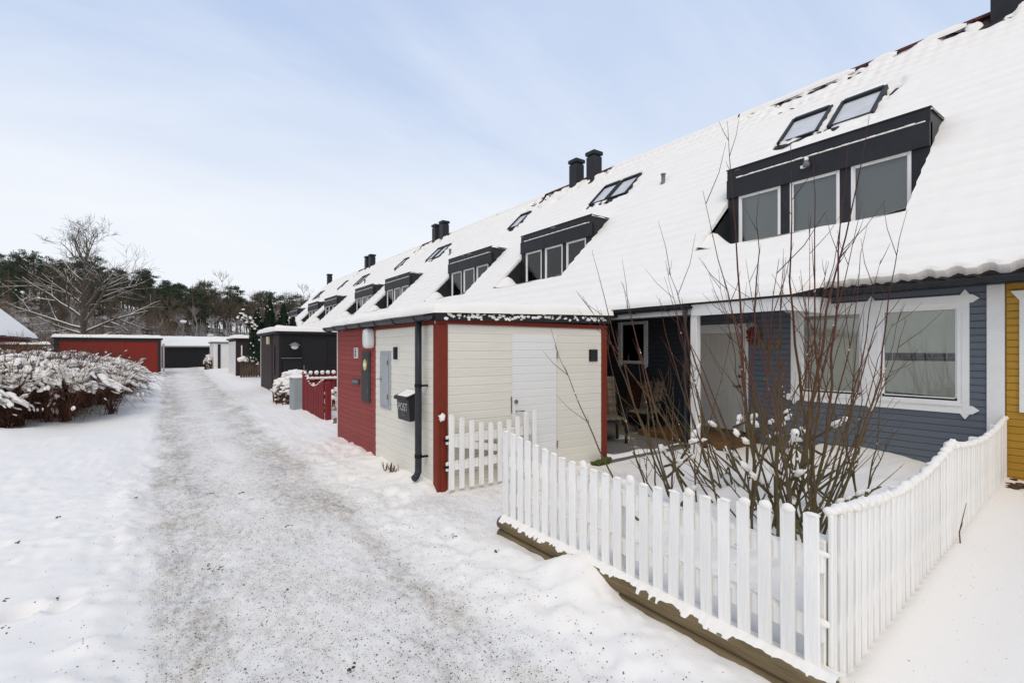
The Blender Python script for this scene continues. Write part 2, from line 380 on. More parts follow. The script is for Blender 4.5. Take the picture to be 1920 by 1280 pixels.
def hgt(x, y):
    x = np.asarray(x, float); y = np.asarray(y, float)
    n1 = vnoise(x, y, 1.3, 1); n2 = vnoise(x, y, .45, 2); n3 = vnoise(x, y, .16, 3); n4 = vnoise(x, y, .07, 4); n5 = vnoise(x, y, .03, 5)
    near = 1 - sm(y, 14, 40)
    left = 1 - sm(x, -.75, .0); right = sm(x, 1.6, 2.35)
    h = left*(.085 + near*(.035*n1 + .020*n2*np.abs(n1+.4) + .020*n3*sm(n1,-.6,.6)*sm(n2,-.5,.5) + .011*n4*sm(n1,-.4,.4) + .002*n5))
    bank = right*(.055 + near*(.022*n1 + .014*n2 + .012*n3 + .008*n4 + .003*n5))
    h = h + bank
    h = h + near*np.exp(-((x+.28+.10*n2)/.16)**2)*(.035+.03*n2+.022*n3+.010*n4) + near*np.exp(-((x-1.95-.10*n1)/.20)**2)*(.025+.022*n2+.020*n3+.010*n4)
    road = (1-left)*(1-right); h = h + road*(.006*n2 + .006*n3 + .006*n4*near + .004*n5*near)
    # shed foot banks
    shed = sm(x, 2.05, 2.6)*(1-sm(np.abs(y-7.5), 2.1, 2.35)); h = h + shed*(.05 + .03*n3)
    # garden behind the picket fence, deep undisturbed snow to the right of it
    yf = 1.06 + (x-2.6)*.073
    gard = sm(x, 2.6, 2.75)*sm(y, yf-.02, yf+.08)*(1-sm(y, 3.55, 3.8))
    path = sm(x, 2.2, 2.7)*sm(y, 3.5, 3.8)*(1-sm(y, 5.2, 5.4))
    side = sm(x, 2.62, 2.9)*(1-sm(y, yf-.14, yf))
    h = np.where(gard+path+side > .001, h*(1-np.clip(gard+path+side,0,1)), h)
    h = h + gard*(.14 + .05*n1 + .05*n2 + .035*n3*sm(n2,-.3,.6) + .012*n4) + path*(.02 + .012*n3 + .006*n4)
    h = h + side*(.075 + .018*n1 + .006*n2 + .05*sm(y, yf-.45, yf))
    # snow pushed against the kerb between its bare stretches, bare foot in front of the rest
    k = sm(x, 2.15, 2.52)*(1-sm(x, 2.64, 2.72))*sm(y, 2.25+.10*n3, 2.55)*(1-sm(y, 2.75, 3.02+.08*n3)); h = h + k*(.135+.03*n3+.01*n4)
    k = np.exp(-((x-2.50)/.10)**2)*sm(y, .9, 1.2)*(1-sm(y, 2.2, 2.38)); h = h*(1-.35*k) + .012*k
    k = np.exp(-((x-2.50)/.10)**2)*sm(y, 2.95, 3.05)*(1-sm(y, 3.6, 3.8)); h = h*(1-.35*k)
    # slabs: patio, sheds
    pat = sm(x, 5.5, 5.8)*sm(y, 5.3, 5.6)*(1-sm(y, 8.6, 9))*(1-sm(x, 9.5, 10)); h = h*(1-pat) - pat*.08
    # verge by the far sheds
    hx = -2.35 + (y-14)*.15; k = np.exp(-((x-hx)/.55)**2)*sm(y, 11, 13)*(1-sm(y, 25, 28)); h = h + k*(.10 + .10*n1 + .05*n2)
    h = h + sm(x, 2.5, 3.4)*sm(y, 10, 12)*.10*(1-sm(y, 50, 56))
    for (cx, cy, r, d) in fp:
        q = ((x-cx)**2 + (y-cy)**2)/r**2; h = h - d*np.exp(-q*q) + .15*d*np.exp(-((np.sqrt(q)-1.35)/.3)**2)
    for (cx, cy, r, d) in lump:
        q = ((x-cx)**2 + (y-cy)**2)/r**2; h = h + d*np.exp(-q*1.5)
    return h
GX = axis(-3.2, 3.1, .026, -700, 700, 1.055); GY = axis(1.0, 7.5, .030, -60, 900, 1.045)
def ground():
    xx, yy = np.meshgrid(GX, GY); zz = hgt(xx, yy); nx, ny = len(GX), len(GY)
    V = np.stack([xx, yy, zz], -1).reshape(-1, 3)
    def sub(name, cond):
        ii, jj = np.meshgrid(np.arange(nx-1), np.arange(ny-1)); c = cond((GX[ii]+GX[ii+1])/2, (GY[jj]+GY[jj+1])/2)
        a = (jj*nx+ii)[c]; F = np.stack([a, a+1, a+nx+1, a+nx], -1)
        used = np.unique(F); remap = np.full(len(V), -1); remap[used] = np.arange(len(used))
        me = bpy.data.meshes.new(name); vv = V[used]; FF = remap[F]
        me.vertices.add(len(vv)); me.vertices.foreach_set('co', vv.ravel())
        me.loops.add(FF.size); me.loops.foreach_set('vertex_index', FF.ravel())
        me.polygons.add(len(FF)); me.polygons.foreach_set('loop_start', np.arange(0, FF.size, 4)); me.polygons.foreach_set('loop_total', np.full(len(FF), 4))
        me.polygons.foreach_set('use_smooth', np.ones(len(FF), bool)); me.materials.append(MT['trodden_snow']); me.update(); me.validate()
        return link(name, me, None, 'structure')
    r = lambda x, y: (x > -.2) & (x < 2.35) & (y > -20) & (y < 52)
    g = sub('ground', lambda x, y: ~r(x, y)); g['label'] = 'snow-covered ground either side of the lane'
    rd = sub('road', r); rd['label'] = 'narrow lane of trodden gritty snow running between the sheds'
ground()
def grit():
    mb = MB(); P = []
    for _ in range(2600):
        y = 1.4 + 7.5*rnd.random()**1.7; x = rnd.gauss(.95, .75)
        if -.7 < x < 2.3: P.append((x, y))
    P = np.array(P); Z = hgt(P[:,0], P[:,1])
    for (x, y), z in zip(P, Z):
        r = rnd.uniform(.0022, .0055)*(1.5 if rnd.random() < .05 else 1); z = float(z) + r*.3
        i = len(mb.v); mb.v += [(x+r,y,z),(x-r*.6,y+r*.9,z),(x-r*.6,y-r*.9,z),(x,y,z+r)]; mb.f += [(i,i+1,i+3),(i+1,i+2,i+3),(i+2,i,i+3)]
    for (x, y) in [(-.72, 4.40), (-.66, 4.37), (-.60, 4.52), (-.80, 4.15), (-.9, 4.62)] + [(rnd.uniform(-1.6, 2.4), rnd.uniform(1.6, 7)) for _ in range(30)]:
        for q in range(5): mb.blob((x+rnd.gauss(0,.02), y+rnd.gauss(0,.03), float(hgt(x, y))), (rnd.uniform(.004,.014), rnd.uniform(.004,.014), .006), .4, None, None, True)
    o = mb.build('grit', 'grit', None, False, 'stuff'); o['label'] = 'dark grit strewn over the trodden snow of the lane'; o['category'] = 'grit'
grit()

# ------------------------------------------------------------------ cladding and shared building pieces
_bm = {}
def board_mesh(ax, L, p, mname, t=.022):
    key = (ax, round(L,3), round(p,4), mname)
    if key in _bm: return _bm[key]
    prof = [(0,0), (-t+.004,0), (-t,.004), (-t,p-.013), (-t+.007,p-.005), (0,p-.005)]
    mb = MB()
    if ax == 'y': mb.prism([(d, 0, z) for d, z in prof], (0, L, 0))
    else: mb.prism([(0, d, z) for d, z in reversed(prof)], (L, 0, 0))
    _bm[key] = mb.mesh('board', mname); return _bm[key]
def cladding(parent, ax, fixed, a0, a1, z0, z1, p, mname, opens=(), joined=False):
    # horizontal boards on a wall facing -Y (ax x) or -X (ax y); opens = (a0, a1, z0, z1)
    n = int(round((z1-z0)/p)); p = (z1-z0)/n; J = MB()
    for k in range(n):
        z = z0 + k*p; segs = [(a0, a1)]
        for (b0, b1, c0, c1) in opens:
            if z+p*.5 > c0 and z+p*.5 < c1:
                ns = []
                for s0, s1 in segs:
                    if b0 > s0: ns.append((s0, min(b0, s1)))
                    if b1 < s1: ns.append((max(b1, s0), s1))
                segs = [q for q in ns if q[1]-q[0] > .02]
        for s0, s1 in segs:
            j = rnd.uniform(-.0012, .0012)
            if joined:
                if ax == 'y': J.box(fixed-.02, fixed, s0, s1, z+.004, z+p-.004)
                else: J.box(s0, s1, fixed-.02, fixed, z+.004, z+p-.004)
            else:
                loc = (fixed+j, s0, z) if ax == 'y' else (s0, fixed+j, z)
                link('board', board_mesh(ax, s1-s0, p, mname), parent, loc=loc)
    if joined: return J.build('cladding', mname, parent, kind='stuff')
def snow_cap(parent, x0, x1, y0, y1, zf, thick, step=.07, rr=.12, seed=1, amp=.3, name='snow'):
    nx = max(4, int((x1-x0)/step)); ny = max(4, int((y1-y0)/step))
    def ax_(a, b, n):
        t = np.linspace(0, 1, n+1); q = np.linspace(a, b, n+1); e = [0, .12, .3, .6]
        ext = [a+rr*k for k in e]; ext2 = [b-rr*k for k in e]
        return np.array(sorted(set([round(float(v),4) for v in list(q[(q > a+rr*.8) & (q < b-rr*.8)])+ext+ext2])))
    xs, ys = ax_(x0, x1, nx), ax_(y0, y1, ny); xx, yy = np.meshgrid(xs, ys)
    d = np.minimum(np.minimum(xx-x0, x1-xx), np.minimum(yy-y0, y1-yy)); t = np.clip(d/rr, 0, 1)
    prof = np.sqrt(np.clip(1-(1-t)**2, 0, 1))
    th = thick*(1 + amp*vnoise(xx, yy, .55, seed) + amp*.5*vnoise(xx, yy, .2, seed+1))
    wob = .025*vnoise(xx, yy, .3, seed+2)*(1-t)
    zz = zf(xx, yy) + prof*th
    xx = xx + wob*np.where((xx-x0 < rr) | (x1-xx < rr), 1, 0); yy = yy + wob*np.where((yy-y0 < rr) | (y1-yy < rr), 1, 0)
    m = len(xs); mb = MB(); mb.v = [tuple(v) for v in np.stack([xx, yy, zz], -1).reshape(-1, 3)]
    for j in range(len(ys)-1):
        for i in range(m-1): mb.f.append((j*m+i, j*m+i+1, (j+1)*m+i+1, (j+1)*m+i))
    return mb.build(name, 'snow', parent, True)
def text_mesh(body, size, mname, depth=.004):
    cu = bpy.data.curves.new('lettering', 'FONT'); cu.body = body; cu.size = size; cu.extrude = depth; cu.align_x = 'CENTER'; cu.align_y = 'CENTER'
    o = bpy.data.objects.new('lettering', cu); col.objects.link(o); bpy.context.view_layer.update()
    me = bpy.data.meshes.new_from_object(o.evaluated_get(bpy.context.evaluated_depsgraph_get()))
    col.objects.unlink(o); bpy.data.objects.remove(o); me.materials.clear(); me.materials.append(MT[mname]); return me
FACE_ROAD = (R(90), 0, R(-90))      # text standing on a wall that faces -X
def half_gutter(parent, ax, fixed, a0, a1, z, r=.055, mname='dark_metal', name='gutter'):
    mb = MB(); n = 10
    ring = [(r*math.cos(math.pi+math.pi*k/n), r*math.sin(math.pi+math.pi*k/n)) for k in range(n+1)]
    ring = ring + [(x*.88, y*.88) for x, y in reversed(ring)]
    # rolled front lip
    if ax == 'y': mb.prism([(fixed+x, a0, z+y) for x, y in ring], (0, a1-a0, 0)); mb.tube([(fixed-r, a0, z), (fixed-r, a1, z)], .009, 6)
    else: mb.prism([(a0, fixed+x, z+y) for x, y in ring], (a1-a0, 0, 0)); mb.tube([(a0, fixed-r, z), (a1, fixed-r, z)], .009, 6)
    return mb.build(name, mname, parent)

# ------------------------------------------------------------------ terraced houses
TP = .99; PA = math.atan(TP); CP, SP = math.cos(PA), math.sin(PA)
EX, EZ, RX = 8.5, 2.70, 15.1
SL = (RX-EX)/CP; RZ = EZ + SL*SP
FX = 8.9                                   # facade plane
DX, DZ0, DZ1 = 10.9, 3.96, 5.98             # dormer front plane, sill and top
def rp(s, y, n): return (EX + s*CP - n*SP, y, EZ + s*SP + n*CP)
def tile_relief(s, y): return .028*(1-np.mod(s, .345)/.345) + .022*np.cos(2*np.pi*y/.30)
def roof_side(house, y0, y1, dorm, thin, step, seed, holes=(), sky=()):
    notch = (dorm[0], dorm[1], (9.69-EX)/CP, (11.70-EX)/CP)
    def grid(st, s0, s1, dz):
        ns = int((s1-s0)/st); ny = max(2, int((y1-y0)/st))
        S = np.linspace(s0, s1, ns+1); Y = np.linspace(y0, y1, ny+1)
        for b in notch[:2]:
            k = int(np.argmin(np.abs(Y-b)))
            if 0 < k < ny: Y[k] = b
        for b in notch[2:]: S[int(np.argmin(np.abs(S-b)))] = b
        return S, Y
    def emit(S, Y, D, name, mname, parent, skirt, smooth, mask=None, lip=None):
        m = len(Y); so = lambda i, y: float(lip(y))*max(0, 1-i/4) if lip is not None else 0
        P = [rp(s+so(i, y), y, D[i][j]) for i, s in enumerate(S) for j, y in enumerate(Y)]
        mb = MB(); mb.v = P; keep = np.ones((len(S)-1, m-1), bool)
        sc = (S[1:]+S[:-1])/2; yc = (Y[1:]+Y[:-1])/2
        keep &= ~((sc[:,None] > notch[2]) & (sc[:,None] < notch[3]) & (yc[None,:] > notch[0]) & (yc[None,:] < notch[1]))
        if mask is not None: keep &= mask(sc[:,None], yc[None,:])
        for i in range(len(S)-1):
            for j in range(m-1):
                if keep[i, j]: mb.f.append((i*m+j, (i+1)*m+j, (i+1)*m+j+1, i*m+j+1))
        if skirt:
            def sk(a, b):
                i = len(mb.v); mb.v += [mb.v[a], mb.v[b]]
                for q in (a, b):
                    si, yi = divmod(q, m); mb.v.append(rp(S[si]+so(si, Y[yi]), Y[yi], .0))
                mb.f.append((i, i+1, i+3, i+2))
            for i in range(len(S)-1):
                for j in range(m-1):
                    if not keep[i, j]: continue
                    c = [(i-1, j, i*m+j, i*m+j+1), (i+1, j, (i+1)*m+j+1, (i+1)*m+j), (i, j-1, (i+1)*m+j, i*m+j), (i, j+1, i*m+j+1, (i+1)*m+j+1)]
                    for a, b, p, q in c:
                        if a < 0 or b < 0 or b >= m-1 or (0 <= a < len(S)-1 and not keep[a, b]): sk(p, q)
        return mb.build(name, mname, parent, smooth)
    S, Y = grid(step, 0, SL, 0); ss, yy = np.meshgrid(S, Y, indexing='ij')
    roof = emit(S, Y, tile_relief(ss, yy)-.03, 'roof', 'tile', house, True, False)
    # the snow blanket: follows the courses, thins out towards the ridge and in blown spots
    env = sm(yy, y0, y0+.8)*(1-sm(yy, y1-.8, y1))
    d = .085 + .022*vnoise(ss, yy, 1.4, seed)*env + .010*vnoise(ss, yy, .4, seed+1)*env
    d = d + .02*sm(SL-ss, 0, 3) + .03*(1-sm(ss, .15, .8))
    d = d*(.45 + .55*sm(SL-ss, .2, 2.6))
    fr = np.mod(ss, .345)/.345; bump = (.062*(1-fr)*sm(fr, 0, .16) + (.002 + .010*(1-sm(SL-ss, .4, 2.2)))*np.cos(2*np.pi*yy/.30))
    relief = bump*(.62 + .38*(1-sm(SL-ss, .5, 3.2)))
    bl = vnoise(ss, yy, .33, seed+5)*.6 + vnoise(ss, yy, .15, seed+6)*.4
    for (hs0, hs1, hy0, hy1, w) in list(holes) + list(thin):
        q = sm(ss, hs0-.12, hs0+.1)*(1-sm(ss, hs1-.1, hs1+.12))*sm(yy, hy0-.15, hy0+.1)*(1-sm(yy, hy1-.1, hy1+.15))
        d = d - q*w*sm(bl, -.25, .45)
    def sky_mask(sc, yc):      # no blanket over the roof windows
        ok = np.ones(np.broadcast(sc, yc).shape, bool)
        for (a, b, s0, s1) in sky: ok &= ~((sc > s0+.02) & (sc < s1-.02) & (yc > a+.02) & (yc < b-.02))
        return ok
    sn = MB(); Dn = d + relief
    snow = emit(S, Y, Dn, 'snow', 'snow', roof, True, True, sky_mask, lambda y: .075*sm(np.cos(2*np.pi*y/.30)*.55 + vnoise(y, 0, .7, seed+9)*.8, -.1, 1.0))
    # ease the lower lip of snow over the eave
    me = snow.data
    return roof
def dormer(house, y0, y1, style, lamp=False):
    d = MB(); xb = EX + (DZ1-EZ)/TP
    d.box(DX+.002, xb+.15, y0, y0+.04, EZ+TP*(DX-EX)-.5, DZ1-.03)
    d.box(DX+.002, xb+.15, y1-.04, y1, EZ+TP*(DX-EX)-.5, DZ1-.03)
    w = (y1-y0-.27*2-.20*2)/3; frames = [(y0+.27+k*(w+.20), y0+.27+k*(w+.20)+w) for k in range(3)]
    zs, zt = DZ0-.12, 5.31
    # front: posts between the windows and the panel above them
    cuts = [y0] + [q for f in frames for q in f] + [y1]
    for k in range(0, len(cuts), 2): d.box(DX, DX+.10, cuts[k], cuts[k+1], zs, zt)
    d.box(DX-.065, DX+.10, y0, y1, zt, 5.74)
    d.box(DX+.01, DX+.10, y0, y1, zs-.05, zs)
    dm = d.build('dormer', 'anthracite', house)
    f = MB(); f.box(DX-.03, DX+.05, y0-.004, y1+.004, 5.742, DZ1); f.box(DX-.05, DX+.05, y0-.02, y1+.02, DZ1, DZ1+.02); f.build('fascia', 'anthracite', dm)
    r = MB(); r.box(DX+.05, xb+.2, y0-.02, y1+.02, DZ1-.03, DZ1+.012); r.build('dormer_roof', 'anthracite', dm)
    # cheeks cut into the roof slope
    zc = EZ + TP*(DX-EX)
    for y, s in ((y1, .03), (y0, -.03)):
        c = MB(); c.prism([(DX, y, zc+.06), (DX, y, DZ0-.15), (9.69-.15, y, DZ0-.15), (9.69, y, EZ+TP*(9.69-EX)+.06)], (0, s, 0)); c.build('cheek', 'anthracite', dm)
    # snow lying in the notch, on the ledge and on top
    s = MB(); nx, ny = 10, 28; i0 = 0
    for a in range(nx+1):
        for b in range(ny+1):
            x = 9.57 + (DX-9.57)*a/nx; y = y0 + (y1-y0)*b/ny
            z = DZ0 + .03 + .10*(a/nx)**2*.6 + .02*math.sin(y*3.1+a*.4) - max(0, .06*(1-a/2))
            z += .05*math.exp(-((y-y0)/.3)**2) + .20*math.exp(-((y1-y)/.22)**2)*(.35+.65*a/nx)
            w_ = math.exp(-((y1-y)/.34)**2)*(1-float(sm(a/nx, .40, .80))); z = max(z, z*(1-w_)+w_*(EZ+TP*(x-EX)+.07))
            s.v.append((x, y, z))
    for a in range(nx):
        for b in range(ny): q = a*(ny+1)+b; s.f.append((q, q+ny+1, q+ny+2, q+1))
    s.build('snow', 'snow', dm, True)
    s = MB(); n = 24
    for b in range(n):
        ya = y0+.06+(y1-y0-.3)*b/n; yb_ = y0+.06+(y1-y0-.3)*(b+1)/n
        h0 = .012+.010*abs(math.sin(b*1.7)); s.box(DX-.070-.012*abs(math.sin(b)), DX-.032, ya, yb_, 5.738, 5.745+h0)
    s.build('snow_ledge', 'snow', dm, True)
    snow_cap(dm, DX-.02, xb+.35, y0-.03, y1+.03, lambda X, Y: DZ1-.04+X*0, .13, .12, .22, 31, .2, 'roof_snow')
    for k, (a, b) in enumerate(frames):
        fr = MB(); t = .042; x0, x1 = DX-.012, DX+.04
        fr.box(x0, x1, a, a+t, zs, zt); fr.box(x0, x1, b-t, b, zs, zt); fr.box(x0, x1, a+t, b-t, zt-.03, zt); fr.box(x0, x1, a+t, b-t, zs, zs+t+.1)
        t2 = .065; fr.box(x0+.02, x1-.005, a+t, a+t2, zs+t+.1, zt-t); fr.box(x0+.02, x1-.005, b-t2, b-t, zs+t+.1, zt-t); fr.box(x0+.02, x1-.005, a+t2, b-t2, zt-.048, zt-.03)
        fr.build('window_frame', 'white', dm)
        MB().box(DX+.022, DX+.027, a+.06, b-.06, zs+.1, zt-.045).build('pane', 'glass', dm)
        q = MB()
        if style == 0:      # grey roller blinds
            q.quad((DX+.14, a, zs), (DX+.14, b, zs), (DX+.14, b, zt-.02), (DX+.14, a, zt-.02)); q.build('blind', 'grey_blind', dm)
        else:               # net curtains in soft folds
            n = 26; base = len(q.v)
            for j in range(n+1):
                y = a + (b-a)*j/n; x = DX+.15+.018*math.sin(j*1.9+k); low = zs if (style == 1 or k) else zs+.9*(j/n)
                q.v += [(x, y, low), (x, y, zt-.02)]
            for j in range(n): q.f.append((2*j, 2*j+2, 2*j+3, 2*j+1))
            q.build('curtain', 'lace', dm, True)
    rb = MB(); rb.quad((DX+.9, y0, zs), (DX+.9, y1, zs), (DX+.9, y1, DZ1), (DX+.9, y0, DZ1)); rb.quad((DX+.1, y0, zs), (DX+.9, y0, zs), (DX+.9, y1, zs), (DX+.1, y1, zs)); rb.build('room', 'inside', dm)
    return dm
def skylight(house, y0, y1, s0, s1, dark=True):
    o = MB()
    def slab(sa, sb, ya, yb, n0, n1):
        i = len(o.v); o.v += [rp(sa,ya,n0), rp(sb,ya,n0), rp(sb,yb,n0), rp(sa,yb,n0), rp(sa,ya,n1), rp(sb,ya,n1), rp(sb,yb,n1), rp(sa,yb,n1)]
        o.f.extend([(i,i+3,i+2,i+1),(i+4,i+5,i+6,i+7),(i,i+1,i+5,i+4),(i+1,i+2,i+6,i+5),(i+2,i+3,i+7,i+6),(i+3,i,i+4,i+7)])
    t = .07; H = .155
    slab(s0, s1, y0, y0+t, -.02, H); slab(s0, s1, y1-t, y1, -.02, H); slab(s1-t*1.5, s1, y0+t, y1-t, -.02, H+.02); slab(s0, s0+t, y0+t, y1-t, -.02, H-.025)
    f = o.build('skylight', 'anthracite', house)
    o.v, o.f = [], []; slab(s0+.05, s1-.1, y0+t-.004, y1-t+.004, .02, H-.06); o.build('pane', 'frosted_pane', f)
    o.v, o.f = [], []; slab(s0-.16, s0, y0-.06, y1+.06, .03, .085); o.build('flashing', 'anthracite', f)
    return f
def chimney(house, y, h=1.02, x=RX, w=.24):
    zb = RZ-.35; c = MB(); c.bbox(x-w, x+w, y-w, y+w, zb, RZ+h-.2, .012)
    c = c.build('chimney', 'anthracite', house)
    MB().box(x-w*.8, x+w*.8, y-w*.8, y+w*.8, RZ+h-.2, RZ+h-.14).bbox(x-w-.04, x+w+.04, y-w-.04, y+w+.04, RZ+h-.14, RZ+h+.02, .02).build('cap', 'anthracite', c)
def vent_pipe(house, x, y, h=.42):
    z = EZ + TP*(x-EX); m = MB(); m.lathe((x, y, z), [(.10,-.12), (.10,.06), (.085,.16), (.06,.2), (.06,h), (.08,h), (.08,h+.03), (0,h+.03)], 14); m.build('vent_pipe', 'lead_grey', house, True)
def ridge(house, y0, y1, bare):
    n = int((y1-y0)/.34); L = (y1-y0)/n; k = 10; m = MB()
    prof = [(.13*math.cos(math.pi*q/k), .11*math.sin(math.pi*q/k)) for q in range(k+1)]
    m.prism([(x, 0, z) for x, z in prof], (0, L-.012, 0)); me = m.mesh('ridge_tile', 'tile_red')
    for q in range(n):
        link('ridge_tile', me, house, loc=(RX, y0+q*L, RZ-.02+rnd.uniform(-.006,.006)))
    # snow on the ridge except beside the chimneys
    s = MB(); ys = np.arange(y0, y1+.01, .1); kk = 9; ok = []
    for y in ys:
        t = 1.0
        for b0, b1 in bare: t = min(t, 1-float(sm(y, b0-.25, b0+.1)*(1-sm(y, b1-.1, b1+.25))))
        rr = .10 + .07*t + .015*float(vnoise(y, 0, .3, 8)); ok.append(t > .15)
        for q in range(kk+1):
            a = math.pi*(q/kk*1.1-.05); s.v.append((RX + .20*math.cos(a), float(y), RZ-.09 + (rr+.03*t)*math.sin(a)))
    for j in range(len(ys)-1):
        if ok[j] and ok[j+1]:
            for q in range(kk): i = j*(kk+1)+q; s.f.append((i, i+1, i+kk+2, i+kk+1))
    s.build('ridge_snow', 'snow', house, True)
def back_and_gables(house, y0, y1, wmat, far_gable=False, wall_front=True):
    b = MB(); b.quad((RX, y0, RZ-.04), (RX, y1, RZ-.04), (2*RX-EX, y1, EZ), (2*RX-EX, y0, EZ)); b.build('back_roof', 'tile', house)
    w = MB(); ya, yb = y0+.004, y1-.004
    if wall_front: w.quad((FX+.03, ya, -.2), (FX+.03, yb, -.2), (FX+.03, yb, EZ+.3), (FX+.03, ya, EZ+.3))
    for y in (ya, yb): w.poly([(FX+.03, y, -.2), (2*RX-FX, y, -.2), (2*RX-FX, y, EZ+.2), (RX, y, RZ-.12), (FX+.03, y, EZ+.25)])
    w.quad((2*RX-FX, ya, -.2), (2*RX-FX, yb, -.2), (2*RX-FX, yb, EZ+.1), (2*RX-FX, ya, EZ+.1))
    w.build('wall', wmat, house)
    e = MB(); e.box(EX+.02, FX+.05, y0, y1, EZ-.10, EZ-.05); e.box(EX-.005, EX+.02, y0, y1, EZ-.12, EZ+.0); e.build('soffit', 'anthracite', house)
HW = 6.95
def house_shell(label, y0, wmat, dorm, style, sky, chim, vent, thin, step, seed, bare):
    h = thing('terraced_house', label, 'house', (FX, y0+HW/2, 0), 'terraced houses along the lane'); y1 = y0+HW
    holes = []
    for (a, b, s0, s1) in sky:
        holes += [(s0-.35, s0+.02, a-.1, b+.1, .12), (s1-.25, s1+.3, a-.25, b-.5, .10), (s0, s1, a-.16, a-.02, .11)]
    roof_side(h, y0, y1, dorm, thin, step, seed, holes, sky)
    dormer(h, dorm[0], dorm[1], style)
    for (a, b, s0, s1) in sky: skylight(h, a, b, s0, s1)
    for y in chim: chimney(h, y)
    if vent: vent_pipe(h, *vent)
    ridge(h, y0, y1, bare); back_and_gables(h, y0, y1, wmat, wall_front=(wmat not in ('blue', 'yellow')))
    return h
sx = lambda x: (x-EX)/CP
blue = house_shell('blue-grey terraced house numbered 167 with a wide dormer and two skylights', 1.5, 'blue', (2.66, 6.42), 0,
                   [(5.17, 6.12, sx(12.70), sx(13.56)), (4.05, 4.98, sx(12.70), sx(13.56))], [2.36], None,
                   [(SL-1.3, SL-.1, 4.6, 7.4, .085), (SL-.8, SL, 1.5, 3.4, .14), (SL-.5, SL-.05, 2.5, 8.2, .06)], .05, 11, [(1.5, 3.0), (3.9,4.3), (4.9,5.2)])
yel = house_shell('yellow terraced house cut off by the right edge of the picture', 1.5-HW, 'yellow', (-3.2, .2), 0, [], [1.15], None, [(SL-.8, SL, 0, 1.5, .14)], .05, 12, [(.3, 1.5)])
white_h = house_shell('terraced house after the blue one, lace curtains in its dormer and two skylights above', 1.5+HW, 'white', (10.95, 14.65), 1,
                   [(12.15, 13.0, sx(12.85), sx(13.7)), (11.2, 12.1, sx(12.85), sx(13.7))], [15.05], (12.6, 9.56), [(SL-.6, SL, 13.6, 15.4, .13), (SL-.9, SL-.3, 14.6, 15.4, .08)], .06, 13, [(13.9, 15.4)])
red_h = house_shell('terraced house with one small skylight, third dormer from the near end', 1.5+2*HW, 'red_far', (16.7, 20.4), 2,
                   [(17.85, 18.7, sx(13.15), sx(13.95))], [16.15], None, [(SL-1.5, SL-.1, 16.2, 19.4, .09), (SL-.7, SL, 15.4, 18.5, .14)], .08, 14, [(15.4, 18.2)])
for k, (src, lab) in enumerate(((white_h, 'terraced house with the fourth dormer from the near end of the row'), (red_h, 'terraced house with the fifth dormer from the near end and a slim skylight'),
        (white_h, 'terraced house with the sixth dormer from the near end of the row'), (red_h, 'terraced house with the seventh dormer from the near end of the row'), (white_h, 'last and farthest terraced house of the row, its dormer the smallest in view'))):
    c = copy_tree(src, None, (0, 2*HW*(1+k//2), 0)); c['label'] = lab

def dormer_lamp():
    t = thing('flood_lamp', 'white bulb-shaped lamp with a snow cap on the nearest dormer panel', 'lamp', (DX-.07, 4.60, 5.55)); x = DX-.066
    MB().bbox(x-.05, x+.004, 4.66, 4.76, 5.52, 5.58, .008).build('base', 'white_plastic', t)
    MB().tube([(x-.03, 4.70, 5.55), (x-.10, 4.66, 5.57), (x-.13, 4.60, 5.63)], .018, 8).build('arm', 'white_plastic', t, True)
    m = MB(); m.lathe((x-.14, 4.60, 5.49), [(.0,.0), (.05,.004), (.068,.03), (.062,.07), (.04,.11), (.034,.16), (.0,.17)], 14); m.build('lamp_head', 'lead_grey', t, True)
    m = MB(); m.blob((x-.14, 4.60, 5.645), (.042,.042,.045), .15); m.build('snow', 'snow', t, True)
dormer_lamp()
# facade of the blue house
WY0, WY1, WZ0, WZ1 = 1.755, 4.05, .98, 2.46
cladding(blue, 'y', FX, 1.59, 5.95, .02, 2.62, .096, 'blue', [(WY0+.03, WY1-.03, WZ0, WZ1), (4.88, 5.90, -.1, 2.12)])
cladding(blue, 'y', FX, 5.955, 8.43, .02, 2.62, .096, 'blue_shaded', [(7.15, 8.02, 1.40, 2.42)])  # recess boards: deep porch shade painted in by the darker blue
MB().box(FX+.004, FX+.12, 1.51, 1.80+.06, -.2, EZ).box(FX+.004, FX+.12, 4.0, 4.90, -.2, EZ).box(FX+.004, FX+.12, 5.88, 7.17, -.2, EZ).box(FX+.004, FX+.12, 8.0, 8.44, -.2, EZ).box(FX+.004, FX+.12, 1.86, 4.0, -.2, 1.0).box(FX+.004, FX+.12, 1.86, 4.0, 2.44, EZ).box(FX+.004, FX+.12, 4.90, 5.88, 2.10, EZ).box(FX+.004, FX+.12, 7.17, 8.0, -.2, 1.42).box(FX+.004, FX+.12, 7.17, 8.0, 2.40, EZ).build('wall_core', 'blue_shaded', blue)
MB().bbox(FX-.045, FX+.003, 1.415, 1.585, -.05, 2.60, .004).build('corner_board', 'white', blue)
